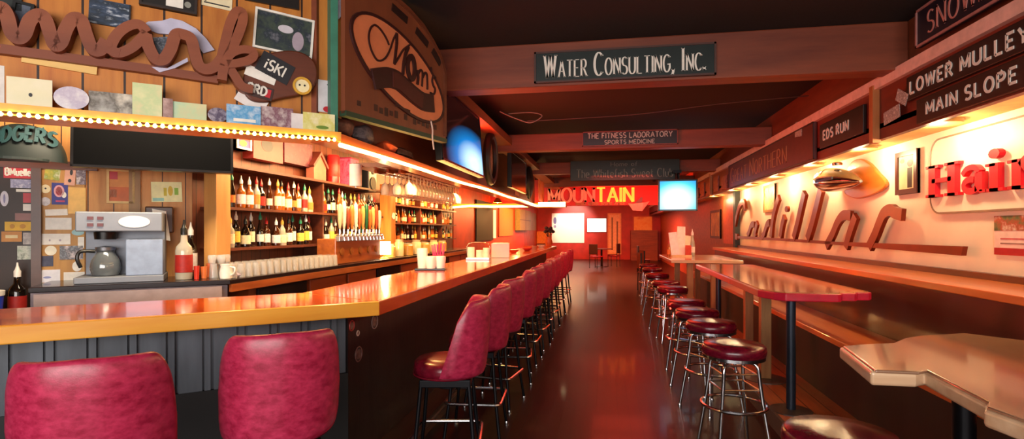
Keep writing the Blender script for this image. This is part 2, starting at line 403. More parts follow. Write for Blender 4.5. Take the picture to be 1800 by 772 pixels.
# canopy above the bar: shelf lip, boarded face, fascia, soffit, end shelf
HONEY = wood('honey_trim', '#c8791a', '#eeb040', 'x', .35, coat=.3, scale=3)
HONEY_Y = wood('honey_trim_long', '#8a3c12', '#b85a20', 'y', .35, coat=.3, scale=3)
struct(MB().box(-2.6, .03, 0, .2, 2.003, 2.055).obj('trim_2', HONEY, loc=(CANOPY[0], CANOPY[1], 0), rot=CANOPY[2]))
struct(MB().box(-2.6, .06, 0, .05, 2.04, 3.05).obj('wall_canopy_angled', PINE, loc=(MARK[0], MARK[1], 0), rot=MARK[2]))
struct(MB().box(-1.66, -1.5, 2.8, 12, 2.0, 2.055).obj('trim_3', HONEY_Y))
struct(MB().box(-1.72, -1.64, 2.83, 12.3, 2.04, 3.05).obj('wall_canopy', REDWOOD_Y))
struct(MB().box(-1.64, -1.36, 4.2, 16.4, 2.74, 2.84).obj('beam_canopy', wood('beam_wood_long', '#6a2e1a', '#9c5632', 'y', .55, scale=3)))
struct(MB().box(-2.3, -1.9, 4.6, 6.8, 2.08, 2.12).box(-1.9, -1.66, 3.0, 12, 2.08, 2.12).obj('ceiling_canopy', plain('#8a4a22', .5)))
struct(MB().box(-3.6, -.9, 11.95, 12.3, 2.02, 2.11).obj('trim_4', HONEY))
struct(MB().box(-.02, .02, -.1, .1, 2.06, 3.05).obj('trim_5', plain('#3a7a62', .5), loc=(MARK[0], MARK[1], 0), rot=MARK[2]))
# ceiling beams
for i, (y, z0, z1) in enumerate(((4.4, 2.69, 3.05), (7.7, 2.655, 2.9), (11.0, 2.66, 2.9), (14.2, 2.66, 2.9))):
    struct(MB().box(-1.64, 2.2, y, y+.2, z0, z1).obj('beam_%d' % (i+1), REDWOOD, bevel=.01))
# right-hand fascia above the booths with its lamp cove
FASC = wood('fascia_boards', '#4a130b', '#7c2412', 'y', .45, scale=3)
struct(MB().box(2.15, 2.2, 1, 28, 2.225, 2.66).obj('wall_fascia', FASC))
struct(MB().box(2.11, 2.22, 1, 28, 2.625, 2.71).obj('trim_6', plain('#e2b4a6', .5)))
struct(MB().box(2.2, 2.26, 1, 28, 2.7, 3.05).obj('wall_fascia_upper', REDWOOD_Y))
struct(MB().box(2.15, 2.7, 1, 28, 2.31, 2.35).obj('ceiling_cove', plain('#e0b870', .5)))
b = MB()
for y in (4.75, 11.6): b.box(2.1, 2.16, y-.03, y+.03, 2.2, 2.66)
struct(b.obj('trim_7', wood('batten_wood', '#a0582a', '#c87a40', 'z', .5)))
struct(MB().box(1.26, 2.7, -1, 11.6, 0, .12).obj('floor_platform', wood('platform_wood', '#8a4420', '#c87034', 'y', .3, plank=.14, across='x', coat=.3)))
struct(MB().box(1.24, 1.262, -1, 11.6, 0, .125).obj('trim_8', plain('#4a4038', .5)))
for i, y in enumerate(RIGHT_CANS):
    t = thing('cove_lamp', 'glowing cove lamp over the booths, %s from the street end' % ordinal(i), 'lamp', (2.44, y, 2.31), 0, 'lamps in the booth cove')
    MB().lathe([(.1, -.03), (.13, -.028), (.135, 0), (.1, 0)], 24).obj('housing', plain('#a07838', .4), t, smooth=True)
    MB().lathe([(0, -.03), (.1, -.026), (.1, -.01), (0, -.01)], 24).obj('diffuser', glow('#ffd890', 7), t, smooth=True)

# ------------------------------------------------------------------ the bar
BARF = frame(-1.28, 2.83, DIAG)
def diag_pt(u, off): p = at(BARF, u, 0, off); return (p[0], p[1])
def mitre(d):       # where the line x = -1.28-d meets the diagonal line set back by d
    u = (-d + d*math.sin(BARF[2]))/math.cos(BARF[2]); return u
struct(MB().box(-3.6, -3.585, 12.3, 28, 0, 3.05).obj('wall_left_rear_lit', plain('#b83a16', .5, vary=.2, scale=3)))  # orange light on the far left wall put into this brighter paint
TOP_LONG = wood('bar_top_wood_long', '#b83a10', '#ea6a1c', 'y', .16, plank=.11, across='x', groove='#7a2208', coat=.8, shade=.12, gw=.03)
t = thing('bar_counter', 'long glossy orange wooden bar top bending towards the camera', 'bar top', (0, 0, 0))
ui = mitre(.64); pi_ = diag_pt(ui, .64)
MB().prism([(-1.28, 2.83), (-1.28, 13.6), (-1.92, 13.6), pi_], 1.03, 1.1).obj('aisle_slab', TOP_LONG, t, bevel=.006)
MB().prism([(0, 0), (ui, .64), (-3.2, .64), (-3.2, 0)], 1.03, 1.1).obj('angled_slab', BAR_TOP, t, loc=(BARF[0], BARF[1], 0), rot=BARF[2], bevel=.006)
MB().box(-3.2, .015, -.03, 0, 1.022, 1.102).obj('angled_edge', BAR_EDGE, t, loc=(BARF[0], BARF[1], 0), rot=BARF[2], bevel=.006)
MB().box(-1.28, -1.25, 2.815, 13.6, 1.022, 1.102).obj('aisle_edge', wood('bar_edge_long', '#9a3a14', '#d06a24', 'y', .25, coat=.5, scale=3), t, bevel=.006)
SIDING = wood('grey_siding', '#363b43', '#5a626c', 'z', .42, scale=4, bmp=.3)
FRONT = wood('dark_bar_front', '#120a08', '#24130e', 'z', .45, plank=.14, across='y', groove='#020101')
t = thing('bar_panelling', 'dark boarded bar front with grey upright siding on its angled end', 'bar')
um = mitre(.22); pm = diag_pt(um, .22); uo = mitre(.6); po = diag_pt(uo, .6)
MB().prism([pm, (-1.5, 13.5), (-1.6, 13.5), diag_pt(mitre(.32), .32)], 0, 1.03).obj('aisle_panel', FRONT, t)
b = MB(); b.box(-3.2, um-.01, .24, .3, 0, 1.03); u = -3.2
while u < um-.16: b.box(u+.006, u+.112, .222, .24, .66, 1.03); b.box(u+.122, u+.15, .222, .24, .66, 1.03); u += .16
b.obj('angled_siding', SIDING, t, loc=(BARF[0], BARF[1], 0), rot=BARF[2])
MB().box(-1.5, -1.3, 3.0, 13.4, .0, .09).obj('foot_step', wood('step_wood', '#2c1a10', '#4a2c1a', 'y', .4), t)
MB().tube([(-1.22, 3.0, .17), (-1.22, 13.4, .17)], .02).obj('foot_rail', plain('#5a5048', .3, .8), t)
MB().box(-3.2, um, .215, .24, 0, .66).obj('dark_lower_board', plain('#0c0a0c', .6), t, loc=(BARF[0], BARF[1], 0), rot=BARF[2])  # near-black board below the grey siding
for k, (y, z, r) in enumerate(((2.98, .93, .03), (3.07, .74, .045), (3.3, .9, .045), (3.06, .87, .015))):
    s = thing('round_sticker', ['small red sticker on the bar front by the corner', 'faded round sticker low on the bar front', 'round ring sticker on the bar front nearest the chairs', 'tiny white sticker on the bar front'][k], 'sticker', (-1.499, y, z), PI/2)
    MB().tube([(r*math.cos(a*PI/8), -.001, r*math.sin(a*PI/8)) for a in range(16)], .004, 5, True).obj('ring', plain(['#a83228', '#7a5048', '#8a7068', '#c0a898'][k], .5), s)
    MB().prism(arcp(0, 0, r*.72, r*.72, 0, 345, 15), -.002, .001, 'y').obj('emblem', picture('#3a2420', '#8a6a60', scale=40, seed=k), s)

# ------------------------------------------------------------------ barrel chairs
def barrel_chair(label, loc, rot, group):
    t = thing('barrel_chair', label, 'bar chair', loc, rot, group)      # faces local +y, backrest at -y
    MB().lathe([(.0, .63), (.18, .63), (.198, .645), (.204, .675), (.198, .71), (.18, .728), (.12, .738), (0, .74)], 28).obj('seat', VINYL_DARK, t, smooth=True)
    MB().tube([(.205*math.cos(a*PI/16), .205*math.sin(a*PI/16), .645) for a in range(32)], .006, 6, True).obj('piping', VINYL_DARK, t, smooth=True)
    b = MB(); NS, NT = 36, 26; vs = []; fs = []
    for i in range(NS+1):
        s = -1+2*i/NS; e = abs(s)
        zb = .64+.012*e; zt = 1.1-.012*e-.11*max(0, (e-.76)/.24)**2.2; th = .048*(1-.72*max(0, (e-.8)/.2)**2)
        for k in range(NT):
            a = 2*PI*k/NT; q = math.sin(a); p = math.cos(a)
            z = (zb+zt)/2+(zt-zb)/2*(abs(q)**.35)*(1 if q > 0 else -1)
            dr = th/2*(abs(p)**.6)*(1 if p > 0 else -1)
            f = max(0, (z-.6)/.5)
            phm = math.radians(104-40*f**.8); r = .2+.022*math.sin(f*2.3)+dr+.008*f
            ph = s*phm
            vs.append((r*math.sin(ph), -r*math.cos(ph)-.012*f, z))
    for i in range(NS):
        for k in range(NT): fs.append((i*NT+k, i*NT+(k+1) % NT, (i+1)*NT+(k+1) % NT, (i+1)*NT+k))
    fs += [tuple(range(NT))[::-1], tuple(range(NS*NT, NS*NT+NT))]
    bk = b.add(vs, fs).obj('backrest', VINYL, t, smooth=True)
    MB().box(-.15, .15, -.15, .15, .585, .63).lathe([(.06, .55), (.06, .6)], 14).obj('swivel_plate', BLACKMETAL, t, bevel=.006)
    for sx in (-1, 1):
        for sy in (-1, 1):
            lg = MB().tube([(sx*.14, sy*.14, .59), (sx*.165, sy*.165, .3), (sx*.2, sy*.2, .012)], .0125, 10).obj('leg', BLACKMETAL, t, smooth=True)
            MB().lathe([(.016, 0), (.018, .01), (.014, .022)], 10, (sx*.2, sy*.2, 0)).obj('glide', CHROME, lg, smooth=True)
    q = []
    for cx, cy, a0 in ((1, 1, 0), (-1, 1, 90), (-1, -1, 180), (1, -1, 270)): q += [(cx*.15+.05*math.cos(math.radians(a0+i*15)), cy*.15+.05*math.sin(math.radians(a0+i*15)), .27) for i in range(7)]
    MB().tube(q, .0115, 8, True).obj('foot_ring', CHROME, t, smooth=True)
    return t
CH = 'burgundy barrel chairs along the bar'
c0 = barrel_chair('burgundy barrel chair at the angled bar end, nearest the left edge of the photo', (-1.745, 1.6, 0), math.radians(DIAG-4), CH)
dup(c0, (-1.38, 2.09, 0), math.radians(DIAG-2), 'burgundy vinyl barrel chair beside the bar corner, its back to the camera', CH)
for i, y in enumerate((3.13, 3.86, 4.55, 5.3, 6.05, 6.8, 7.5, 8.2, 8.9, 9.7, 10.5, 11.3)):
    dup(c0, (-.95+.01*math.sin(i*3), y, 0), PI/2+.16*math.sin(i*2.3+.4)+(.12 if i == 0 else 0), 'burgundy barrel chair on the aisle side of the bar, %s from the bar corner' % ordinal(i), CH)

# ------------------------------------------------------------------ round chrome stools
def round_stool(label, loc, rot, group):
    t = thing('round_stool', label, 'stool', loc, rot, group)
    MB().lathe([(0, .668), (.19, .668), (.2, .676), (.205, .70), (.2, .728), (.185, .742), (.1, .748), (0, .749)], 32).obj('seat', vinyl('stool_vinyl', '#4c0716', '#780f28', .22) if 'stool_vinyl' not in MATS else MATS['stool_vinyl'], t, smooth=True)
    MB().lathe([(.188, .648), (.198, .65), (.198, .67), (.188, .672)], 32).obj('seat_band', CHROME, t, smooth=True)
    for k in range(4):
        a = PI/4+k*PI/2; c, s = math.cos(a), math.sin(a)
        path = cr([(.04*c, .04*s, .63), (.11*c, .11*s, .632), (.155*c, .155*s, .605), (.17*c, .17*s, .5), (.195*c, .195*s, .33), (.25*c, .25*s, .012)], 4)
        lg = MB().tube(path, .0125, 10).obj('leg', CHROME, t, smooth=True)
        MB().lathe([(.017, 0), (.018, .012), (.014, .024)], 10, (.25*c, .25*s, 0)).obj('foot_cap', CHROME, lg, smooth=True)
    MB().tube([(.205*math.cos(i*PI/20), .205*math.sin(i*PI/20), .335) for i in range(40)], .0115, 8, True).obj('foot_ring', CHROME, t, smooth=True)
    b = MB()
    for z, r in ((.56, .158), (.46, .172)):
        q = [(r*math.cos(PI/4+k*PI/2), r*math.sin(PI/4+k*PI/2), z) for k in range(4)]
        for k in range(4): b.tube([q[k], q[(k+1) % 4]], .007, 6)
    b.obj('brace', CHROME, t, smooth=True)
    MB().lathe([(.07, .63), (.08, .65)], 16).obj('swivel', STEEL, t)
    return t
SG = 'chrome stools with maroon round seats along the booth step'
s0 = round_stool('maroon round stool cut off at the lower right edge, below the pale table', (.87, 2.2, 0), .3, SG)
for i, (x, y) in enumerate(((.84, 3.79), (.86, 4.69), (.856, 5.37), (.85, 6.05), (.88, 7.5), (.88, 8.3), (.88, 9.7), (.92, 11.2), (.93, 12.4))):
    dup(s0, (x, y, 0), .2+i*.37, ('nearest whole maroon round stool, beside the red-edged table' if i == 0 else 'maroon round stool, %s from the camera among the whole stools along the step' % ordinal(i)), SG)

# ------------------------------------------------------------------ tables and the bench on the right
REDEDGE = plain('#c01c38', .3, coat=.5)
t = thing('long_table', 'long table with glossy wood top and red edge on the booth platform', 'table', (1.5, 5.9, .12))
out = [(1.17, 4.47), (1.24, 4.3), (1.30, 4.235), (1.66, 4.245), (1.69, 4.26), (1.69, 4.30), (1.72, 4.32), (1.80, 4.32), (1.825, 4.335), (1.825, 4.37), (1.85, 4.385), (1.93, 4.39), (1.96, 4.42), (1.95, 4.5), (1.95, 7.62), (1.2, 7.62)]
MB().prism([(x-1.5, y-5.9) for x, y in out], .855, .915).obj('red_edge', REDEDGE, t, bevel=.008)['label'] = 'red painted table edge'
cx, cy = 1.55, 5.9
MB().prism([(cx+(x-cx)*.955-1.5, cy+(y-cy)*.99-5.9) for x, y in out], .915, .922).obj('table_top', wood('varnished_top', '#a8481c', '#e0a468', 'y', .12, plank=.1, across='x', groove='#7a3010', coat=.9, shade=.2, gw=.03, scale=3), t)
for x, y in ((1.39, 4.4), (1.45, 7.4)):
    lg = MB().tube([(x-1.5, y-5.9, .01), (x-1.5, y-5.9, .855)], .034, 14).obj('post', plain('#2c3442', .35, .5), t, smooth=True)
    MB().lathe([(.15, 0), (.15, .008), (.05, .016)], 20, (x-1.5, y-5.9, 0)).obj('base_plate', plain('#4a4644', .4, .6), lg)
for x, y in ((1.45, 5.3), (1.6, 6.5)):
    lg = MB().box(x-1.545, x-1.455, y-5.945, y-5.855, .012, .855).obj('wooden_post', POSTWOOD, t, bevel=.006)
    MB().lathe([(.19, 0), (.19, .008), (.08, .016)], 20, (x-1.5, y-5.9, 0)).obj('base_plate', plain('#6a6058', .4, .6), lg)
t = thing('far_table', 'pale wooden table with square posts beyond the red-edged table', 'table', (1.65, 9.5, .12))
MB().box(-.66, .4, -.9, 1.0, .87, .92).obj('table_top', OAK, t, bevel=.008)
for x, y in ((-.36, -.75), (.0, -.75), (-.36, .8), (.0, .8)): MB().box(x-.045, x+.045, y-.045, y+.045, 0, .87).obj('leg', POSTWOOD, t)
t = thing('slab_table', 'pale low table with chipped irregular edge in the right foreground', 'table', (1.6, 2.3, .12))
out = [(1.05, 1.2), (1.14, 1.62), (1.187, 1.777), (1.16, 1.9), (1.2, 1.96), (1.235, 2.36), (1.19, 2.33), (1.03, 2.33), (1.05, 2.46), (1.1, 2.8), (1.22, 2.86), (1.38, 2.92), (1.5, 3.06), (1.62, 3.15), (1.9, 3.27), (2.08, 3.1), (2.14, 2.2), (2.14, 1.2)]
MB().prism([(x-1.6, y-2.3) for x, y in out], .765, .82).obj('edge_band', wood('lit_slab_edge', '#c89a74', '#e4c4a0', 'x', .3, coat=.4), t, bevel=.012, seg=3)  # edge colour lightened for the light it catches
MB().prism([((x-1.62)*.975+.02, (y-2.3)*.985) for x, y in out], .815, .828).obj('table_top', wood('pale_slab', '#704834', '#a07a60', 'x', .2, coat=.8, scale=2), t, bevel=.012, seg=3)
for x, y in ((1.42, 1.75), (1.6, 2.75)):
    lg = MB().tube([(x-1.6, y-2.3, .01), (x-1.6, y-2.3, .77)], .045, 14).obj('post', BLACKMETAL, t, smooth=True)
    MB().lathe([(.2, 0), (.2, .01), (.06, .02)], 20, (x-1.6, y-2.3, 0)).obj('base_plate', BLACKMETAL, lg)
t = thing('booth_bench', 'long booth bench with orange plank seat and dark brown back under the wall ledge', 'bench', (2.0, 5, .12))
MB().box(-.24, .2, -6, 6.6, .48, .53).obj('seat', ORANGEWOOD, t, bevel=.006)
MB().box(-.2, -.17, -6, 6.6, 0, .48).obj('front_panel', wood('scuffed_black', '#0c0807', '#2a1e1a', 'z', .5, scale=2), t)
MB().box(.2, .26, -6, 6.6, .4, .98).obj('back_panel', wood('bench_back_wood', '#2e1008', '#54200f', 'y', .3, coat=.3, scale=2), t)
MB().box(.16, .69, -6, 6.6, .98, 1.03).obj('ledge', ORANGEWOOD, t, bevel=.006)
MB().box(.64, .7, -6, 6.6, 1.03, 1.075).obj('rail', wood('rail_wood', '#3a1208', '#6a2a12', 'y', .3), t)
BEAM1 = frame(0, 4.4, 0); BEAM2 = frame(0, 7.7, 0); BEAM3 = frame(0, 10.9, 0); CEIL6 = frame(0, 6.0, 0); LEFTW = frame(-3.58, 0, 90)
# ------------------------------------------------------------------ flat things on walls
def card(fr, rect, name, label, cat, m, off=-.003, thick=.004, rim=None, rimw=.012, group=None, tilt=0., shape='rect', extra=None):
    u0, u1, z0, z1 = rect; w, h = u1-u0, z1-z0
    loc = at(fr, (u0+u1)/2, (z0+z1)/2, off); rot = (0, tilt, fr[2])
    if shape == 'oval': poly = arcp(0, 0, w/2, h/2, 0, 345, 23)
    else: poly = [(-w/2, -h/2), (w/2, -h/2), (w/2, h/2), (-w/2, h/2)]
    sheet = MB().prism(poly, -thick, 0, 'y')
    if rim is None and extra is None:
        o = sheet.obj(name, m, None, loc, rot); return tag(o, label, cat, group)
    t = thing(name, label, cat, loc, 0, group); t.rotation_euler = rot
    sheet.obj('picture' if rim else 'sheet', m, t)
    if rim:
        if shape == 'oval': MB().ribbon(poly, rimw, -thick-.008, .002, True).obj('frame', rim, t)
        else:
            b = MB(); d = rimw
            for x0, x1, a, c in ((-w/2, w/2, h/2-d, h/2), (-w/2, w/2, -h/2, -h/2+d), (-w/2, -w/2+d, -h/2+d, h/2-d), (w/2-d, w/2, -h/2+d, h/2-d)): b.box(x0, x1, -thick-.01, .002, a, c)
            b.obj('frame', rim, t)
    if extra: extra(t, w, h, -thick)
    return t
def words(txt, m, hfrac=.5, cx=0, cz=0, thick=.17, **k):
    def f(t, w, h, y):
        hh = h*hfrac; tw = text_width(txt, hh, k.get('wid', 1.), k.get('gap', .2), k.get('small', 1.))
        kk = dict(k)
        if tw > w*.94: kk['wid'] = kk.get('wid', 1.)*w*.9/tw*.97; kk['gap'] = kk.get('gap', .2)*w*.9/tw
        MB().text(txt, cx*w, cz*h-hh/2, hh, y-.003, y+.001, thick, centre=True, **kk).obj('lettering', m, t)
    return f
def multi(*fs):
    def f(t, w, h, y):
        for g in fs: g(t, w, h, y)
    return f
def blob(m, cx, cz, rx, rz, name='emblem'):
    return lambda t, w, h, y: MB().prism(arcp(cx*w, cz*h, rx*w, rz*h, 0, 345, 20), y-.002, y+.001, 'y').obj(name, m, t)
def block(m, x0, x1, z0, z1, name='colour_panel'):
    return lambda t, w, h, y: MB().box(x0*w, x1*w, y-.002, y+.001, z0*h, z1*h).obj(name, m, t)
INK = plain('#1c1a20', .5); REDINK = plain('#c01828', .45); SILVERTXT = plain('#b8b4a8', .5)

# --- wooden script sign and everything on the angled canopy face
t = thing('carved_script_sign', 'large carved brown wooden script reading mark along the boarded canopy face', 'sign', at(MARK, 0, 0, 0), MARK[2])
SK = [0]
def stroke(t, pts, w, m, y0=-.085, y1=-.02, nm='lettering', n=7, closed=False):
    SK[0] = (SK[0]+1) % 7; y0 -= .0012*SK[0]
    return MB().ribbon(cr(pts, n, closed), w, y0, y1, closed).obj(nm, m, t)
W_ = .053
stroke(t, [(-1.507, 2.316), (-1.477, 2.387), (-1.452, 2.459), (-1.422, 2.488), (-1.402, 2.455), (-1.387, 2.383), (-1.364, 2.36), (-1.343, 2.384), (-1.324, 2.449), (-1.293, 2.482), (-1.271, 2.466), (-1.253, 2.4), (-1.236, 2.35), (-1.215, 2.368), (-1.195, 2.438), (-1.168, 2.489), (-1.14, 2.483), (-1.123, 2.422), (-1.1, 2.358), (-1.071, 2.355), (-1.045, 2.407)], W_, CARVED)
stroke(t, [(-0.886, 2.474), (-0.916, 2.506), (-0.959, 2.491), (-1.001, 2.447), (-1.027, 2.388), (-1.019, 2.356), (-0.989, 2.357), (-0.941, 2.394), (-0.901, 2.449), (-0.886, 2.474)], W_*.85, CARVED)
stroke(t, [(-1.045, 2.392), (-1.036, 2.365), (-0.995, 2.353)], W_*.8, CARVED)
stroke(t, [(-0.892, 2.462), (-0.879, 2.404), (-0.851, 2.349), (-0.817, 2.35), (-0.788, 2.404), (-0.766, 2.48), (-0.733, 2.489), (-0.7, 2.472), (-0.684, 2.405), (-0.667, 2.346), (-0.634, 2.328), (-0.593, 2.349), (-0.558, 2.401)], W_, CARVED)
stroke(t, [(-0.572, 2.36), (-0.551, 2.465), (-0.523, 2.589), (-0.495, 2.65), (-0.467, 2.651), (-0.467, 2.599), (-0.495, 2.507), (-0.534, 2.405), (-0.555, 2.339), (-0.562, 2.283)], W_*.85, CARVED)
stroke(t, [(-0.551, 2.363), (-0.523, 2.422), (-0.474, 2.454), (-0.424, 2.458), (-0.413, 2.432), (-0.438, 2.404), (-0.495, 2.379), (-0.537, 2.369)], W_*.8, CARVED)
stroke(t, [(-0.537, 2.369), (-0.502, 2.314), (-0.467, 2.263), (-0.416, 2.253)], W_*.85, CARVED)
MB().ribbon([(-1.546, 2.317), (-1.239, 2.313), (-0.892, 2.306), (-0.579, 2.294)], .042, -.045, -.004).obj('base_board', CARVED, t)
t = thing('wooden_plaque', 'brown rounded wooden plaque covered with stickers at the end of the carved script', 'plaque', at(MARK, 0, 0, 0), MARK[2])
MB().prism(cr([(-0.466, 2.288), (-0.425, 2.412), (-0.311, 2.48), (-0.192, 2.505), (-0.11, 2.472), (-0.082, 2.398), (-0.107, 2.309), (-0.177, 2.261), (-0.267, 2.231), (-0.362, 2.198), (-0.436, 2.211)], 4, True), -.05, -.004, 'y').obj('board', wood('plaque_wood', '#4a2012', '#6a3018', 'x', .45), t, bevel=.008)
card(MARK, (-0.391, -0.216, 2.335, 2.449), 'ski_sticker', 'black rectangular sticker lettered iSKI on the wooden plaque', 'sticker', INK, -.052, .003, tilt=.42, extra=words('iSKI', LETTER, .5, .0, 0, .16))
card(MARK, (-0.453, -0.299, 2.315, 2.372), 'curled_label', 'white curled label on the left of the wooden plaque', 'sticker', WHITE, -.052, .003, tilt=.28)
card(MARK, (-0.447, -0.316, 2.218, 2.287), 'red_white_sticker', 'white and red lettered sticker at the bottom of the plaque', 'sticker', plain('#3a1a14'), -.052, .003, tilt=.2, extra=multi(words('BRD', LETTER, .66, -.1, .1, .22), block(REDINK, .22, .42, -.3, .35)))
card(MARK, (-0.21, -0.122, 2.266, 2.353), 'round_badge', 'cream round badge with yellow ring on the plaque', 'badge', plain('#f0e2b0'), -.054, .004, rim=plain('#d8a02a'), rimw=.012, shape='oval', extra=multi(blob(INK, -.15, .05, .06, .06), blob(INK, .15, .05, .06, .06)))
t = thing('paper_fan', 'pale lavender fan-shaped sheet hanging behind the carved script', 'paper', at(MARK, 0, 0, 0), MARK[2])
PALE = plain('#c3bfd6', .6)
MB().prism([(-0.929, 2.513), (-0.886, 2.549), (-0.829, 2.564), (-0.791, 2.585), (-0.74, 2.58), (-0.68, 2.552), (-0.634, 2.507), (-0.596, 2.454), (-0.647, 2.428), (-0.68, 2.475), (-0.746, 2.491), (-0.798, 2.501), (-0.842, 2.497), (-0.892, 2.507)], -.018, -.008, 'y').obj('canopy', PALE, t)
MB().prism([(-0.87, 2.473), (-0.804, 2.488), (-0.772, 2.437), (-0.81, 2.378), (-0.842, 2.388)], -.014, -.006, 'y').obj('hanging_flap', picture('#9aa4b8', '#3a4450', '#c8cfdc', scale=30, seed=2), t)
MB().prism([(-0.944, 2.409), (-0.898, 2.476), (-0.886, 2.463), (-0.923, 2.401)], -.014, -.006, 'y').obj('side_flap', PALE, t)
MB().prism([(-0.87, 2.316), (-0.804, 2.318), (-0.717, 2.385), (-0.714, 2.366), (-0.772, 2.323), (-0.836, 2.293)], -.05, -.044, 'y').obj('lower_flap', PALE, t)
DK = plain('#1c1512', .4)
card(MARK, (-1.125, -0.96, 2.5, 2.62), 'mountain_photo', 'photo of a snowy blue mountain on the boarded wall', 'photo', picture('#dfe6f0', '#33445e', '#1c2836', '#c8d2e0', scale=11, seed=3, bands=True), thick=.012, tilt=.03, extra=block(plain('#141a26'), .46, .5, -.5, .5, 'edge_strip'))
card(MARK, (-0.923, -0.674, 2.623, 2.722), 'framed_notice', 'black frame with a white label at the top of the wall', 'frame', DK, thick=.02, rim=plain('#2a1a14'), tilt=.03, extra=multi(block(WHITE, -.05, .25, -.3, .25, 'label_card'), blob(plain('#8a8a80'), .33, -.05, .06, .16)))
card(MARK, (-0.654, -0.513, 2.682, 2.757), 'cream_notice', 'cream notice with black underline cut off by the top of the photo', 'notice', CREAM, tilt=.05, extra=multi(block(INK, -.42, .42, -.3, -.22, 'rule'), blob(INK, -.38, -.05, .04, .12)))
card(MARK, (-0.408, -0.1, 2.491, 2.715), 'family_photo', 'white-edged colour photo of a group outdoors beside the green corner post', 'photo', picture('#10161c', '#3c483c', '#1c2834', '#787880', scale=14, seed=6), thick=.006, tilt=.07, rim=WHITE, rimw=.012, extra=multi(blob(plain('#cfc8d0'), .02, .12, .13, .1, 'figure'), blob(plain('#a898a4'), .24, -.12, .1, .24, 'figure')))
card(MARK, (-0.453, -0.177, 2.751, 2.821), 'dark_plate', 'long dark plate at the top of the wall above the group photo', 'plate', DK, thick=.015)
card(MARK, (-0.009, 0.059, 2.727, 2.874), 'white_oval_plate', 'pale oval plate at the top of the green corner post', 'plate', picture('#d8d0d8', '#a8a0b0', scale=20), off=-.03, thick=.01, shape='oval')
card(MARK, (-1.405, -1.329, 2.427, 2.548), 'dark_picture', 'dark framed picture behind the carved letter m', 'picture', picture('#1a2030', '#6a7488', scale=16, seed=4), thick=.012, rim=BLACK, tilt=.12)
card(MARK, (-1.523, -1.369, 2.505, 2.573), 'dark_oval_board', 'dark green board at the upper left corner of the photo', 'board', plain('#141c18'), thick=.012)
card(MARK, (-0.082, 0.02, 2.186, 2.372), 'tall_card', 'tall pale card with a red ornament low on it, by the green post', 'card', plain('#d4cccf'), tilt=.03, extra=multi(blob(REDINK, .1, -.4, .22, .09), block(INK, .05, .3, .36, .385, 'caption')))
card(MARK, (-0.491, -0.34, 2.164, 2.263), 'slanted_paper', 'narrow white paper slipped slanting under the plaque', 'paper', plain('#e8e0dc'), off=-.02, tilt=.5)
card(MARK, (-1.369, -1.092, 2.263, 2.322), 'raw_board', 'short raw yellow board nailed under the carved script', 'board', wood('raw_board', '#d8a04a', '#f0c878', 'x', .5, scale=4), off=-.002, thick=.014, tilt=.075)
SH = [('white', (0, 116, 8, 168), ['#ece6e0', '#cfc8c0'], 'white card at the left end of the canopy shelf'),
 ('cream', (12, 138, 93, 182), ['#efe6c8', '#e8e0b8'], 'wide cream card with one dark dot on the canopy shelf'),
 ('oval', (95, 153, 158, 188), ['#e8e4ea', '#c0b4c8', '#f0ecea'], 'white oval card with blue sketch on the canopy shelf'),
 ('grey', (156, 163, 234, 194), ['#b8b4ac', '#6a6258', '#d8d0c0'], 'grey landscape postcard on the canopy shelf'),
 ('greenish', (233, 148, 285, 204), ['#e8e4b0', '#c8d8a0', '#e8d8a8'], 'tall pale yellow-green card standing on the canopy shelf'),
 ('clipping', (287, 174, 304, 202), ['#5a1c18', '#d8b8b0'], 'narrow red and white clipping between two shelf cards'),
 ('teal', (302, 181, 363, 211), ['#a8d0b8', '#c8d8a8', '#d8d0a0'], 'pale teal postcard on the canopy shelf'),
 ('oval', (365, 190, 400, 213), ['#d8d0e0', '#4a3a58', '#e8e0ea'], 'small lavender oval picture on the canopy shelf'),
 ('blue', (398, 186, 458, 219), ['#e4ecf2', '#4a9ad0', '#b8d8ec'], 'blue and white postcard on the canopy shelf'),
 ('pink', (458, 189, 515, 226), ['#e0c8d0', '#7a4a5a', '#e8dcd8'], 'pink patterned postcard on the canopy shelf'),
 ('white', (512, 200, 532, 228), ['#efe8e6', '#d8d0d0'], 'narrow white card leaning on the canopy shelf'),
 ('yellow', (532, 200, 588, 234), ['#f0ecb0', '#d8d070', '#f0e8c8'], 'pale yellow card with green drawing at the right end of the canopy shelf')]
SHR = [(-1.418, -1.403, 2.093, 2.223), (-1.396, -1.239, 2.068, 2.18), (-1.235, -1.105, 2.07, 2.161), (-1.109, -0.939, 2.07, 2.153), (-0.941, -0.821, 2.058, 2.213), (-0.817, -0.776, 2.072, 2.151), (-0.781, -0.631, 2.056, 2.141), (-0.626, -0.536, 2.062, 2.13), (-0.542, -0.381, 2.056, 2.155), (-0.381, -0.22, 2.05, 2.164), (-0.229, -0.17, 2.053, 2.141), (-0.17, -0.001, 2.044, 2.153)]
for k, ((nm, _, cols, lb), rc) in enumerate(zip(SH, SHR)):
    ex = None
    if k == 1: ex = blob(INK, .02, -.1, .04, .07)
    if k == 8: ex = block(WHITE, -.3, .35, -.38, -.22, 'caption')
    if k == 11: ex = blob(plain('#6a8a2a'), .1, -.3, .2, .1)
    u0, u1, z0, z1 = rc; z0 = 2.056
    card(MARK, (u0, u1, 2.056, z1), 'shelf_card', lb, 'card', picture(*cols, scale=12, seed=k), off=-.11-.004*(k % 3), shape='oval' if nm == 'oval' else 'rect', group='cards on the canopy shelf', extra=ex)
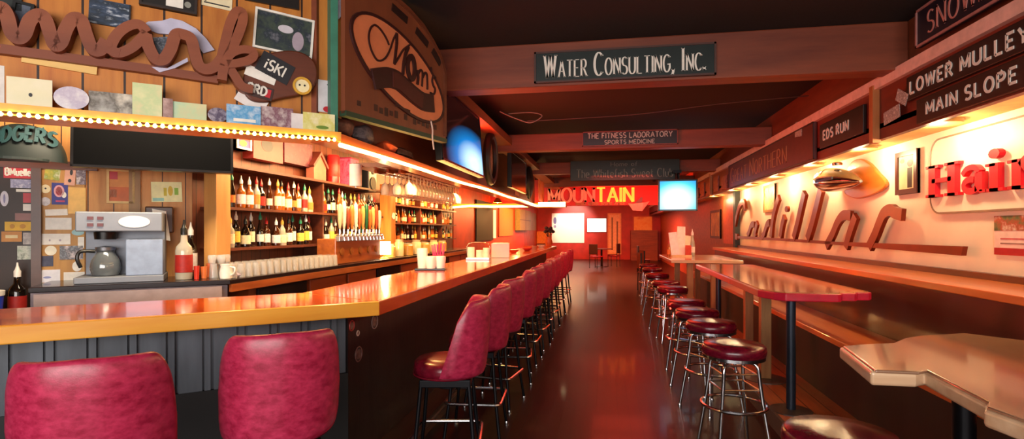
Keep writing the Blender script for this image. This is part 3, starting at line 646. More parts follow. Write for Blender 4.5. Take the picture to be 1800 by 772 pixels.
# bead lights along the canopy lip, rope light along the aisle
t = thing('bead_light_string', 'string of glowing round bulbs under the angled canopy shelf', 'lights', at(CANOPY, 0, 2.012, -.014), CANOPY[2])
BULB = glow('#ffc070', 26)
MB().tube([(-2.5, 0, 0), (0, 0, 0)], .006, 6).obj('wire', plain('#6a4a20', .5), t)
bm0 = None
for k in range(80):
    if bm0 is None: bm0 = MB().lathe([(0, -.011), (.007, -.008), (.01, 0), (.007, .008), (0, .011)], 8).obj('bulb', BULB, t, (-.01, 0, -.004), smooth=True)
    else:
        o = bm0.copy(); COL.objects.link(o); o.parent = t; o.location = (-.01-k*.031, 0, -.004-.002*(k % 2))
ROPE = glow('#ffcb70', 14)
tag(MB().tube(cr([(-1.486+.004*math.sin(y*3), y, 1.985+.007*(y-2.8)+.006*math.sin(y*2.1)) for y in [2.81+i*.46 for i in range(20)]]+[(-1.486, 11.9, 2.05)], 3), .013, 8).obj('rope_light', ROPE, smooth=True), 'glowing rope light along the canopy edge over the bar', 'lights')
tag(MB().tube([(-3.5, 11.93, 2.03), (-3.1, 11.93, 2.06), (-2.6, 11.93, 2.04), (-2.0, 11.93, 2.04), (-1.54, 11.93, 2.05)], .02, 8).obj('rope_light', ROPE, smooth=True), 'glowing rope light along the cross shelf at the far end of the canopy', 'lights')
card(frame(0, 11.94, 0), (-1.5, -.9, 2.03, 2.13), 'light_box', 'bright glowing light box at the tip of the cross shelf', 'lights', glow('#ffe6b0', 6), thick=.05)

# --- Mom's sign
t = thing('oval_shop_sign', "arched brown sign with orange oval reading Mom's above the bar corner", 'sign', at(MOMS, 0, 0, 0), MOMS[2])
BROWN = wood('sign_brown', '#6a3420', '#8a4a2c', 'z', .5, scale=2)
top = [(1.05, 2.72)]+[(1.05*(1-q)+.0, 2.72+.32*math.sin(PI/2*(q**.8))) for q in [i/12 for i in range(1, 13)]]
top = [(1.06, 2.7), (1.0, 2.80), (.9, 2.88), (.78, 2.95), (.62, 3.0), (.4, 3.035), (.2, 3.04), (0, 3.04)]
MB().prism([(0, 2.17), (1.06, 2.17)]+top, -.03, 0, 'y').obj('board', BROWN, t)
MB().ribbon([(1.04, 2.2)]+[(a-.02, b-.02) for a, b in top[:-1]]+[(.0, 3.02)], .03, -.04, -.028).obj('arch_rim', wood('rim_wood', '#5a2a1a', '#7a4028', 'x'), t)
MB().box(0, 1.06, -.04, .01, 2.155, 2.185).obj('bottom_rail', plain('#26402c', .5), t)
for a, b_, c, d in ((.12, 2.955, .2, .05), (.5, 2.92, .16, -.2), (.75, 2.845, .14, -.42), (.93, 2.76, .1, -.7)):
    MB().ribbon([(a-c/2, b_-d*c/2), (a+c/2, b_+d*c/2)], .05, -.036, -.028).obj('arch_panel', plain('#2c1510', .5), t)
ORG = plain('#dc7e52', .5, vary=.06)
el = [(.525+.475*math.cos(q)-.09*math.sin(q), 2.54-.085*math.cos(q)+.262*math.sin(q)) for q in [2*PI*i/48 for i in range(48)]]
MB().prism(el, -.04, -.028, 'y').obj('oval', ORG, t)
MB().ribbon(el, .018, -.046, -.028, True).obj('oval_rim', plain('#3a1410', .5), t)
DKB = plain('#38120e', .5)
stroke(t, [(0.376, 2.675), (0.348, 2.709), (0.294, 2.745), (0.241, 2.754), (0.201, 2.719), (0.186, 2.656), (0.211, 2.589), (0.267, 2.546), (0.336, 2.578), (0.386, 2.647), (0.418, 2.719), (0.453, 2.776)], .011, DKB, -.046, -.04)
stroke(t, [(0.453, 2.776), (0.453, 2.711), (0.441, 2.633), (0.43, 2.568)], .02, DKB, -.046, -.04)
stroke(t, [(0.43, 2.568), (0.473, 2.624), (0.523, 2.689), (0.591, 2.742)], .011, DKB, -.046, -.04)
stroke(t, [(0.578, 2.727), (0.545, 2.664), (0.525, 2.594), (0.517, 2.526)], .022, DKB, -.046, -.04)
stroke(t, [(0.605, 2.669), (0.574, 2.634), (0.568, 2.581), (0.584, 2.534), (0.61, 2.517), (0.637, 2.541), (0.646, 2.595), (0.633, 2.651)], .034, DKB, -.046, -.04, closed=True)
for q in ([(0.676, 2.597), (0.685, 2.547), (0.676, 2.498)], [(0.685, 2.56), (0.712, 2.604), (0.739, 2.6), (0.739, 2.547), (0.734, 2.499)], [(0.743, 2.564), (0.77, 2.602), (0.793, 2.595), (0.798, 2.542), (0.798, 2.492)]): stroke(t, q, .016, DKB, -.046, -.04)
stroke(t, [(0.845, 2.663), (0.85, 2.633)], .014, DKB, -.046, -.04)
stroke(t, [(0.903, 2.6), (0.874, 2.606), (0.857, 2.57), (0.871, 2.539), (0.893, 2.517), (0.878, 2.479), (0.831, 2.477)], .013, DKB, -.046, -.04)
stroke(t, [(0.223, 2.419), (0.294, 2.444), (0.367, 2.465), (0.453, 2.469), (0.543, 2.444), (0.648, 2.413), (0.748, 2.395), (0.869, 2.408)], .125, DKB, -.05, -.04, 'ribbon_banner')
stroke(t, [(0.399, 2.461), (0.473, 2.46), (0.553, 2.434), (0.648, 2.404), (0.725, 2.39)], .1, plain('#4e1c14', .5), -.054, -.048, 'banner_front')
for k, q in enumerate(([(0.437, 2.446), (0.441, 2.41)], [(0.543, 2.434), (0.549, 2.391)], [(0.62, 2.42), (0.62, 2.374)])): MB().ribbon(q, .02, -.057, -.052).obj('banner_mark', plain('#2a0c0a'), t)
b = MB(); b.ribbon([(0.443, 2.308), (0.489, 2.308)], .014, -.044, -.039); b.ribbon([(0.523, 2.302), (0.599, 2.3)], .014, -.044, -.039); b.obj('small_print', DKB, t)
b = MB()
for k in range(17):
    if k in (1, 2, 8, 10): continue
    x = .1+k*.05; b.box(x, x+.03, -.034, -.028, 2.235-(k % 3)*.006, 2.265+(k % 2)*.01)
b.obj('faint_lettering', plain('#3e1c12', .5), t)
# things lying along the ledge below the sign, and screens beyond it
def lump(name, label, cat, loc, sx, sy, sz, m, rot=0., seed=0):
    rr = random.Random(seed); vs = []; b = MB(); n, k = 16, 9
    for i in range(k+1):
        th = PI*i/k
        for j in range(n):
            ph = 2*PI*j/n; s = 1+.16*math.sin(3*ph+seed)+.1*math.sin(5*th+seed*2)
            vs.append((sx*s*math.sin(th)*math.cos(ph), sy*s*math.sin(th)*math.sin(ph), sz*(math.cos(th)*(1+.12*math.sin(2*ph+seed))+1)))
    b.add(vs, [(i*n+j, i*n+(j+1) % n, (i+1)*n+(j+1) % n, (i+1)*n+j) for i in range(k) for j in range(n)])
    o = b.obj(name, m, None, loc, rot, True); return tag(o, label, cat)
LEATHER = picture('#1c0c0a', '#4a2018', '#6a4038', scale=20, seed=1)
lump('leather_bundle', 'dark leather bundle on the canopy ledge at the bar corner', 'bundle', (-1.56, 2.98, 2.057), .05, .12, .06, LEATHER, 0, 1)
lump('grey_bundle', 'greyish folded bundle on the canopy ledge under the sign', 'bundle', (-1.56, 3.28, 2.057), .05, .13, .065, picture('#2a2020', '#6a5c60', '#1a1010', scale=24, seed=3), 0, 2)
lump('knit_hat', 'orange-red hat lying on the canopy ledge', 'hat', (-1.55, 3.62, 2.057), .06, .12, .04, plain('#c04a20', .6), 0, 4)
lump('brown_bundle', 'dark brown bundle beside the orange cap on the ledge', 'bundle', (-1.56, 3.95, 2.057), .05, .16, .04, LEATHER, 0, 5)
t = thing('loose_cord', 'pale cord hanging from the arched sign over the ledge', 'cord', at(MOMS, .82, 2.27, -.06), MOMS[2])
MB().tube(cr([(0, 0, 0), (.004, -.01, -.06), (-.004, -.015, -.12), (.006, -.02, -.2)], 4), .006, 6).obj('cord', plain('#d8b8a8', .5), t)
MB().lathe([(0, -.012), (.01, 0), (0, .012)], 8, (0, 0, .005)).obj('hook', STEEL, t)
def flat_tv(name, label, w, h, m, loc, rot, depth=.06, bez=.02, tilt=0.):
    t = thing(name, label, 'television', loc, 0); t.rotation_euler = (tilt, 0, rot)
    MB().box(-w/2, w/2, 0, depth, -h/2, h/2).obj('casing', plain('#0a0a0c', .3), t, bevel=.006)
    b = MB()
    for x0, x1, a, c in ((-w/2, w/2, h/2-bez, h/2), (-w/2, w/2, -h/2, -h/2+bez), (-w/2, -w/2+bez, -h/2, h/2), (w/2-bez, w/2, -h/2, h/2)): b.box(x0, x1, -.008, .002, a, c)
    b.obj('bezel', plain('#101012', .25), t)
    MB().box(-w/2+bez, w/2-bez, -.003, .001, -h/2+bez, h/2-bez).obj('screen', m, t)
    return t
flat_tv('wall_television', 'flat television on the canopy fascia with blue glow low on its dark screen', 1.5, .68, screen('blue_lit_screen', '#020203', '#0a6ab0', '#c8f0ff', (.36, 0, -.24), (1.0, 1, .36), 1.3), (-1.36, 5.0, 2.42), PI/2, tilt=-.08)
flat_tv('dark_television', 'dark switched-off television beyond the oval wreath on the fascia', 1.5, .55, plain('#0c0a0e', .15), (-1.4, 8.6, 2.42), PI/2)
t = thing('oval_wreath', 'dark oval framed relief hanging on the fascia between two televisions', 'wreath', (-1.5, 6.75, 2.42), PI/2)
MB().tube([(.24*math.cos(i*PI/14), -.03, .29*math.sin(i*PI/14)) for i in range(28)], .05, 8, True).obj('frame', plain('#1c1210', .5), t, smooth=True)
MB().prism(arcp(0, 0, .22, .27, 0, 345, 23), -.02, .0, 'y').obj('relief', picture('#4a2418', '#a06a4a', '#2a1410', scale=14, seed=8), t)
lump('dark_jacket', 'dark hanging jacket shape at the far end of the fascia', 'jacket', (-1.5, 10.4, 2.14), .1, .35, .3, plain('#1a0e10', .6), 0, 3)
card(CANOPY_Y, (7.3, 7.7, 2.14, 2.55), 'black_poster', 'narrow black poster beside the oval wreath', 'poster', plain('#0c0a0a', .4), off=.138, thick=.02)
card(CANOPY_Y, (9.5, 9.9, 2.14, 2.62), 'pale_strip_picture', 'tall reddish picture with pale streak past the dark television', 'picture', picture('#5a1c14', '#b07058', '#3a1410', scale=8, seed=5), off=.138, thick=.02)
card(CANOPY_Y, (11.4, 12.4, 2.15, 2.6), 'pennant', 'orange and pink pennant at the far end of the canopy', 'pennant', picture('#c83018', '#f08030', '#e060a0', scale=5, seed=2), off=-.06, thick=.01)

# --- lettered beam signs
GREEN = plain('#17211f', .4, vary=.1)
def board_sign(fr, rect, name, label, m, rim=None, off=0., thick=.03, fn=None, rimw=.015):
    u0, u1, z0, z1 = rect; w, h = u1-u0, z1-z0
    t = thing(name, label, 'sign', at(fr, (u0+u1)/2, (z0+z1)/2, off), fr[2])
    MB().box(-w/2, w/2, -thick, 0, -h/2, h/2).obj('board', m, t, bevel=.004)
    if rim:
        b = MB(); d = rimw
        for x0, x1, a, c in ((-w/2, w/2, h/2-d, h/2), (-w/2, w/2, -h/2, -h/2+d), (-w/2, -w/2+d, -h/2, h/2), (w/2-d, w/2, -h/2, h/2)): b.box(x0, x1, -thick-.008, -thick+.002, a, c)
        b.obj('border', rim, t)
    if fn: fn(t, w, h, -thick)
    return t
def serif_small(txt, h, wid=.86):
    def f(t, w, hh, y):
        H = hh*h; tw = text_width(txt, H, wid, .2, .74); k = w*.88/tw
        MB().text(txt, -w*.44, -H*.48, H, y-.004, y+.001, .105, .04, wid*k, .07, .2*k, .74).obj('lettering', LETTER, t)
    return f
board_sign(BEAM1, (-.585, .84, 2.71, 2.965), 'beam_sign', 'dark green sign reading Water Consulting, Inc. on the nearest beam', GREEN, plain('#4a2a22', .5), -.002, .03, serif_small('Water Consulting, Inc.', .72))
def two_lines(a, ha, za, b_, hb, zb, m, wida=1.1, widb=1.1, th=.17):
    def f(t, w, h, y):
        for s, hh, z, fr_ in ((a, ha, za, .88), (b_, hb, zb, .52)):
            H = h*hh; k = w*fr_/text_width(s, H, 1., .22, 1.)
            MB().text(s, -w*fr_/2, z*h-H/2, H, y-.003, y+.001, th, None, k, 0, .22*k).obj('lettering', m, t)
    return f
board_sign(BEAM2, (-.34, .975, 2.69, 2.9), 'beam_sign', 'maroon sign reading The Fitness Laboratory Sports Medicine on the second beam', plain('#241014', .4), plain('#7a3424', .5), -.002, .03, two_lines('THE FITNESS LABORATORY', .34, .2, 'SPORTS MEDICINE', .26, -.25, SILVERTXT))
def club(t, w, h, y):
    g = plain('#7a8078', .5); H = h*.42; s = 'The Whitefish Sweet Club'; k = w*.88/text_width(s, H, 1., .2, 1.)
    MB().text(s, -w*.44, -h*.36, H, y-.003, y+.001, .12, .05, k, .05, .2*k).obj('lettering', g, t)
    H = h*.2; MB().text('Home of', 0, h*.2, H, y-.003, y+.001, .14, .07, 1.6, 0, .3, centre=True).obj('lettering', g, t)
board_sign(BEAM3, (-.72, 1.41, 2.5, 2.9), 'beam_sign', 'green hanging sign reading The Whitefish Sweet Club in old lettering', plain('#1c2a24', .45), None, 0, .03, club)
t = thing('sign_letters', 'raised sign letters spelling MOUNTAIN on the red header wall, the right half lit orange', 'sign letters', at(HEADER, -1.73, 2.36, -.02), 0)
k = 2.51/text_width('MOUNTAIN', .42, 1., .2, 1.); x = 0
for i, ch in enumerate('MOUNTAIN'):
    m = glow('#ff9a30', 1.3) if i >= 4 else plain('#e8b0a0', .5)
    MB().text(ch, x, 0, .42, -.05, .0, .2, .12, k, .08).obj('letter', m, t); x += (GLYPH[ch][0]*k+.2*k)*.42
# --- right-hand fascia boards
PLAQ = plain('#241310', .4, vary=.15)
def carved(txt, h, wid=1.05, th=.2, m=LETTER, lead=.04, span=.92):
    def f(t, w, hh, y):
        H = hh*h; k = w*span/text_width(txt, H, 1., .3, 1.)
        MB().text(txt, -w/2+lead*w, -H/2, H, y-.004, y+.001, th, None, k, .0, .3*k).obj('lettering', m, t)
    return f
board_sign(RFASCIA, (-4.26, -2.95, 2.422, 2.59), 'trail_sign', "dark board reading LOWER MULLEY'S on the right fascia", PLAQ, None, -.012, .025, carved("LOWER MULLEY'S", .5))
board_sign(RFASCIA, (-4.15, -3.12, 2.236, 2.405), 'trail_sign', 'dark board reading MAIN SLOPE under the other slope sign', PLAQ, None, -.004, .025, carved('MAIN SLOPE', .47, lead=.12, span=.78))
board_sign(RFASCIA, (-5.86, -4.93, 2.32, 2.56), 'trail_sign', 'small dark board reading EDS RUN left of the wooden batten', PLAQ, None, -.004, .025, carved('EDS RUN', .36, lead=.1, span=.6))
board_sign(RFASCIA, (-9.9, -6.0, 2.235, 2.63), 'railway_sign', 'long dark red board reading GREAT NORTHERN in faded letters', plain('#5c1a12', .45), plain('#3c100c', .5), -.004, .03,
    lambda t, w, h, y: MB().text('Great Northern', -w*.46, -h*.3, h*.62, y-.004, y+.001, .13, .05, 1.33*w/3.9, .09, .2*w/3.9*1.6, .8).obj('lettering', plain('#a8744c', .5), t))
def snow(t, w, h, y):
    MB().text('SNOWFLAKE', -w*.4, -h*.28, h*.56, y-.004, y+.001, .1, .06, 1.0, .08, .25).obj('lettering', plain('#c07a70', .5), t)
t = board_sign(RFASCIA, (-4.09, -2.75, 2.745, 3.0), 'lodge_sign', 'dark rounded sign with pink border beginning SNOWF above the trim', plain('#1a1420', .4), plain('#a8706a', .45), -.03, .03, snow)
for nm, rc, lb, tl in (('paper_scrap', (-4.395, -4.239, 2.424, 2.51), 'white torn paper scrap left of the upper slope sign', .5), ('small_label', (-4.573, -4.342, 2.32, 2.418), 'small white label with grey text near the wooden batten', -.1), ('white_tag', (-6.545, -6.334, 2.547, 2.712), 'small white tag hanging at the end of the railway board', .1)):
    card(RFASCIA, rc, nm, lb, 'label', picture('#e0d4cc', '#8a7a74', '#e8e0d8', scale=40), off=-.036, thick=.003, tilt=tl)
for k in range(5): card(RFASCIA, (-10.6-k*.75, -10.15-k*.75, 2.26, 2.5+.06*(k % 2)), 'small_board', '%s small faded board past the railway sign' % ordinal(k), 'sign', picture('#6a2418', '#9a5a4a', '#4a1410', scale=9, seed=k), off=-.002, thick=.02, group='small faded boards on the far fascia')
# --- signs and pictures on the cream wall
t = thing('script_emblem', 'long brown metal script reading Cadillac with a tapering underline on the cream wall', 'sign', at(RWALL, 0, 0, -.02), RWALL[2])
BRONZE = plain('#7a3018', .28, .55, .1, 6)
def bz(pts, w, nm='lettering', n=5, closed=False):
    SK[0] = (SK[0]+1) % 7; return MB().ribbon(cr(pts, n, closed), w, -.07-.0015*SK[0], -.035, closed).obj(nm, BRONZE, t)
bz([(-10.844, 1.892), (-10.896, 2.002), (-11.026, 2.053), (-11.246, 1.999), (-11.451, 1.862), (-11.62, 1.677), (-11.716, 1.508), (-11.681, 1.391), (-11.451, 1.366)], .12)
bz([(-10.227, 1.6), (-10.361, 1.61), (-10.484, 1.555), (-10.582, 1.469), (-10.711, 1.391)], .11)
bz([(-10.033, 1.634), (-10.11, 1.543), (-10.175, 1.452), (-10.149, 1.378)], .12)
bz([(-9.303, 1.632), (-9.429, 1.6), (-9.524, 1.524), (-9.61, 1.437), (-9.727, 1.384)], .11)
bz([(-8.828, 2.006), (-8.94, 1.908), (-9.066, 1.767), (-9.159, 1.605), (-9.222, 1.39)], .12)
bz([(-8.561, 1.698), (-8.653, 1.583), (-8.746, 1.396)], .12)
MB().prism(arcp(*[(-8.471, 1.813)][0], .07, .045, 0, 330, 11), -.07, -.035, 'y').obj('dot', BRONZE, t)
bz([(-7.735, 2.004), (-7.858, 1.814), (-8, 1.591), (-8.152, 1.389)], .13)
bz([(-7.182, 2.002), (-7.316, 1.791), (-7.465, 1.571), (-7.62, 1.383)], .13)
bz([(-6.363, 1.657), (-6.555, 1.667), (-6.706, 1.59), (-6.842, 1.455), (-7.027, 1.307)], .11)
bz([(-6.252, 1.654), (-6.328, 1.554), (-6.405, 1.446), (-6.489, 1.308)], .11)
bz([(-5.336, 1.638), (-5.462, 1.662), (-5.537, 1.691), (-5.653, 1.664), (-5.734, 1.581), (-5.83, 1.456), (-5.952, 1.33)], .11)
MB().prism([(-11.772, 1.388), (-8.343, 1.377), (-6.735, 1.367), (-5.882, 1.374), (-4.5, 1.38), (-4.519, 1.31), (-5.882, 1.325), (-6.854, 1.333), (-8.936, 1.34), (-11.772, 1.333)], -.07, -.035, 'y').obj('underline_bar', BRONZE, t)
t = thing('red_letter_sign', 'white rounded panel with big red raised letters beginning Hain on the cream wall', 'sign', at(RWALL, 0, 0, -.002), RWALL[2])
u0, u1, z0, z1, r = -5.02, -2.6, 1.64, 2.245, .12
pan = arcp(u0+r, z0+r, r, r, 270, 180, 6)+arcp(u0+r, z1-r, r, r, 180, 90, 6)+arcp(u1-r, z1-r, r, r, 90, 0, 6)+arcp(u1-r, z0+r, r, r, 0, -90, 6)
MB().prism(pan, -.025, 0, 'y').obj('panel', plain('#f2e4cc', .5, vary=.03), t)
MB().ribbon(pan, .014, -.028, -.001, True).obj('panel_edge', plain('#8a7058', .5), t)
RL = plain('#c80a20', .4, vary=.05)
def rl(pts, w, nib=None): return MB().ribbon(pts, w, -.065, -.024, False, nib).obj('letter_stroke', RL, t)
b = MB(); y0, y1 = -.065, -.024; zb, zt, zx = 1.77, 2.03, 1.965
for a in (-4.93, -4.68):
    b.box(a-.045, a+.045, y0, y1, zb, zt)
    for z in (zb, zt-.022): b.box(a-.085, a+.085, y0, y1, z, z+.022)
b.box(-4.93, -4.68, y0, y1, 1.885, 1.92); b.obj('letter', RL, t)
def lower_a(a):
    b = MB(); b.box(a+.05, a+.13, y0, y1, zb+.01, 1.92); b.ribbon(cr([(a-.09, 1.915), (a-.04, 1.955), (a+.04, 1.96), (a+.09, 1.92)], 4), .04, y0, y1); b.ribbon(arcp(a-.0, 1.83, .075, .045, 60, 330, 12), .045, y0, y1); b.box(a+.1, a+.17, y0, y1, zb, zb+.022); return b
lower_a(-4.46).obj('letter', RL, t)
b = MB().box(-4.26, -4.175, y0, y1, zb, zx); b.box(-4.3, -4.13, y0, y1, zb, zb+.022); b.box(-4.3, -4.2, y0, y1, zx-.02, zx); b.prism(arcp(-4.215, 2.03, .055, .035, 0, 330, 11), y0, y1, 'y'); b.obj('letter', RL, t)
b = MB().box(-4.05, -3.97, y0, y1, zb, zx); b.box(-4.09, -3.93, y0, y1, zb, zb+.022); b.box(-4.09, -4.0, y0, y1, zx-.02, zx); b.ribbon(cr([(-3.97, 1.91), (-3.92, 1.95), (-3.85, 1.95), (-3.81, 1.9), (-3.81, zb)], 4), .075, y0, y1); b.box(-3.89, -3.74, y0, y1, zb, zb+.022); b.obj('letter', RL, t)
b = MB().ribbon(arcp(-3.55, 1.868, .12, .08, 5, 320, 18), .06, y0, y1); b.box(-3.66, -3.44, y0, y1, 1.855, 1.88); b.obj('letter', RL, t)
card(RWALL, (-5.569, -5.218, 1.829, 2.22), 'framed_print', 'cream print of a dark figure in a brown frame beside the red letters', 'picture', picture('#e8d8b0', '#d8c090', scale=6), thick=.02, rim=plain('#4a1c14', .4), rimw=.045, extra=multi(block(plain('#2a1c14'), .05, .25, -.36, .1, 'figure'), blob(plain('#2a1c14'), .16, .2, .12, .08, 'figure_hat'), block(INK, -.36, .36, -.42, -.385, 'caption'), blob(plain('#8a7a50'), -.2, .28, .1, .05, 'branch')))
card(RWALL, (-9.857, -9.23, 1.804, 2.259), 'small_framed_print', 'small print in a thin gilt frame above the script emblem', 'picture', picture('#e8c060', '#f0d890', '#b87a2a', scale=7, seed=3), thick=.02, rim=plain('#a8702a', .4), rimw=.04)
card(RWALL, (-4.3, -3.3, 1.33, 1.6), 'beer_poster', 'poster with photo strip, pink script band and red foot at the right edge', 'poster', plain('#e8cfc4', .5), thick=.006, extra=multi(block(picture('#2a2a20', '#5a6a40', '#a84a30', '#d8d0c0', scale=10, seed=6), -.5, .5, .12, .5, 'photo_strip'), block(plain('#b01424'), -.5, .5, -.5, -.32, 'red_foot'), block(plain('#c84850'), -.44, .4, -.1, -.07, 'text_line'), block(plain('#8a6a60'), -.44, .3, -.22, -.19, 'text_line')))
t = thing('fuel_tank_trophy', 'chrome motorcycle fuel tank mounted on an orange shield on the cream wall', 'motorcycle tank', at(RWALL, -6.3, 2.05, 0), RWALL[2])
MB().prism(cr([(-.25, .15), (-.05, .22), (.2, .16), (.42, .02), (.56, -.08), (.5, -.15), (.2, -.2), (-.1, -.2), (-.35, -.1)], 4, True), -.04, -.002, 'y').obj('shield', wood('shield_wood', '#b85a1c', '#d87a30', 'x', .3, coat=.4), t, bevel=.01)
vs = []; n, kk = 24, 22; b = MB()
for i in range(kk+1):
    s = i/kk; u = -.62+1.04*s
    rz = .155*max(.02, math.sin(PI*min(1, s*1.0+.0)**.62))**.6; ry = .16*max(.02, math.sin(PI*s**.7))**.6; zc = .03-.09*s
    for j in range(n):
        a = 2*PI*j/n; vs.append((u, -.19+ry*math.cos(a), zc+rz*math.sin(a)*(1 if math.sin(a) > 0 else .75)))
fs = [(i*n+j, (i+1)*n+j, (i+1)*n+(j+1) % n, i*n+(j+1) % n) for i in range(kk) for j in range(n)]+[tuple(range(n)), tuple(range(kk*n, kk*n+n))[::-1]]
b.add(vs, fs).obj('tank', plain('#b8bac4', .14, 1., .03), t, smooth=True)
MB().lathe([(0, .0), (.05, 0), (.055, .02), (.04, .035), (0, .04)], 18, (-.12, -.2, .165)).obj('filler_cap', CHROME, t, smooth=True)
MB().box(-.3, .15, -.36, -.345, -.01, .015).obj('side_badge', plain('#3a3a42', .2, .9), t)
# ------------------------------------------------------------------ back bar
CABW = wood('cabinet_wood', '#6a2810', '#a04a20', 'y', .35, coat=.3, scale=3)
t = thing('back_counter', 'long dark-topped back counter with orange wooden cabinets under the bottle shelves', 'counter')
CTOP = plain('#1a1216', .25, coat=.3)
MB().prism([(-3.0, 3.87), (-3.0, 11.9), (-3.6, 11.9), (-3.6, 4.16), (-3.37, 4.33)], 1.06, 1.1).obj('countertop', CTOP, t, bevel=.005)
MB().prism([(0, 0), (.05, .1), (-.02, .6), (-1.25, .6), (-1.25, 0)], 1.06, 1.1).obj('angled_countertop', CTOP, t, loc=(COUNTER[0], COUNTER[1], 0), rot=COUNTER[2], bevel=.005)
MB().box(-3.02, -2.99, 3.88, 11.9, 1.0, 1.06).obj('front_rail', wood('rail_orange', '#7a3418', '#b0602c', 'y', .35, coat=.3), t)
MB().box(-3.6, -3.08, 4.2, 11.9, 0, 1.06).obj('cabinet_body', CABW, t)
MB().box(-1.25, -.02, .06, .57, 0, 1.06).obj('angled_body', plain('#8a7a7e', .35, .4), t, loc=(COUNTER[0], COUNTER[1], 0), rot=COUNTER[2])
MB().box(-1.22, -.06, .0, .02, .93, 1.05).obj('angled_rail', plain('#a08c88', .35, .3), t, loc=(COUNTER[0], COUNTER[1], 0), rot=COUNTER[2])
for k in range(9):
    y = 4.3+k*.84
    d = MB().box(-3.08, -3.05, y, y+.78, .06, .98).obj('door', CABW if k % 3 else plain('#20181a', .2), t, bevel=.004)
    MB().tube([(-3.02, y+.7, .6), (-3.02, y+.7, .76)], .008, 6).obj('handle', STEEL, d)
t = thing('sink_cooler', 'greyish steel cooler front below the angled counter by the coffee machine', 'cooler', at(COUNTER, -.62, 0, -.1), COUNTER[2])
MB().box(-.55, .55, 0, .08, 0, .9).obj('body', plain('#7c7078', .3, .5), t, bevel=.01)
MB().box(-.3, .5, -.01, .005, .62, .86).obj('door_panel', plain('#8e8490', .25, .6), t, bevel=.004)
SHELFW = wood('shelf_wood', '#3a180c', '#6a3018', 'y', .4)
t = thing('bottle_shelves', 'dark wooden back bar shelves lined with bottles', 'shelves')
for z in (1.315, 1.685, 2.07):
    MB().box(-3.6, -3.32, 4.25, 7.62, z, z+.025).obj('shelf', SHELFW, t)
for z in (1.3, 1.6, 1.9):
    MB().box(-3.6, -3.32, 7.86, 11.6, z, z+.025).obj('shelf', SHELFW, t)
for y in (5.9, 9.3, 10.6): MB().box(-3.58, -3.34, y, y+.03, 1.1, 2.1).obj('upright', SHELFW, t)
PIL = wood('pillar_wood', '#a06a34', '#cf9a58', 'z', .45, scale=3)
tag(MB().box(-3.42, -3.3, 4.08, 4.26, 1.1, 2.6).obj('wooden_pillar', PIL, bevel=.004), 'pale wooden pillar between the coffee machine wall and the bottles', 'pillar')
t = thing('orange_post', 'orange wooden post with a small round plate between the two bottle sections', 'post', (-3.3, 7.74, 1.1))
MB().box(-.09, .09, -.09, .09, 0, 1.1).obj('shaft', wood('orange_post_wood', '#a8541c', '#d88a3a', 'z', .4), t, bevel=.005)
MB().lathe([(0, 0), (.05, .002), (.05, .012), (0, .014)], 18).obj('round_plate', WHITE, t, (.09, 0, .62), (0, PI/2, 0))

# bottles: four shapes, each glass body, paper label and cap
SHAPES = [([(.0, 0), (.036, .002), (.038, .02), (.038, .18), (.033, .205), (.016, .235), (.0135, .29), (.015, .295), (.0145, .31)], .05, .16),
          ([(.0, 0), (.041, .002), (.043, .02), (.043, .16), (.038, .185), (.018, .21), (.0145, .26), (.0145, .285)], .04, .14),
          ([(.0, 0), (.033, .002), (.034, .02), (.034, .15), (.028, .2), (.017, .25), (.0135, .31), (.0135, .32)], .05, .13),
          ([(.0, 0), (.046, .002), (.047, .02), (.04, .13), (.034, .18), (.015, .215), (.014, .25), (.014, .27)], .03, .12)]
GLASSC = {'dark': '#140c08', 'brown': '#3c1a08', 'amber': '#9a5018', 'green': '#10301a', 'clear': '#a8a090', 'red': '#6a1010'}
LABC = {'cream': '#efe0b8', 'white': '#ece8e0', 'yellow': '#e0c050', 'orange': '#d87830', 'red': '#a02018'}
CAPC = {'red': '#a81818', 'black': '#101010', 'gold': '#c89a38', 'green': '#1a7a58', 'white': '#e8e0d8'}
PROTO = {}
def bottle(loc, sh, g, l, c, label, group, sc=1.):
    key = (sh, g, l, c)
    if key in PROTO: r = dup(PROTO[key], loc, random.random()*.6, label, group); r.scale = (sc, sc, sc); return r
    prof, l0, l1 = SHAPES[sh]
    t = thing('bottle', label, 'bottle', loc, 0, group)
    MB().lathe(prof, 14).obj('glass_body', plain(GLASSC[g], .08, coat=.4, vary=.05), t, smooth=True)
    rr = max(r for r, z in prof if l0-.03 <= z <= l1+.03)+.0012
    MB().lathe([(rr-.003, l0), (rr, l0+.001), (rr, l1-.001), (rr-.003, l1)], 14).obj('paper_label', plain(LABC[l], .5, vary=.15, scale=60), t, smooth=True)
    h = prof[-1][1]
    MB().lathe([(.017, h-.035), (.0175, h-.002), (.012, h+.008), (.006, h+.03), (.004, h+.05)], 10).obj('pour_spout' if c != 'gold' else 'cap', plain(CAPC[c], .35), t, smooth=True)
    t.scale = (sc, sc, sc); PROTO[key] = t; return t
rb = random.Random(3)
gk, lk, ck = list(GLASSC), list(LABC), list(CAPC)
for z, nm, y0, y1, st, pat in ((1.3405, 'lower', 4.36, 7.5, .112, None), (1.7105, 'upper', 4.4, 7.5, .107, 'warm')):
    y = y0; i = 0
    while y < y1:
        sh = rb.randrange(4); g = rb.choice(['dark', 'green', 'brown', 'dark', 'clear'] if not pat else ['amber', 'brown', 'amber', 'dark', 'clear']); l = rb.choice(['white', 'cream', 'yellow', 'white'] if not pat else ['cream', 'cream', 'orange', 'white', 'red']); c = rb.choice(ck)
        bottle((-3.40+rb.uniform(-.02, .02), y, z), sh, g, l, c, '%s glass bottle with %s label, %s from the pale pillar on the %s shelf' % (g, l, ordinal(i), nm), 'bottles on the %s back bar shelf' % nm, rb.uniform(.88, .94)) if abs(y-5.915) > .1 else None
        y += st+rb.uniform(-.01, .012); i += 1
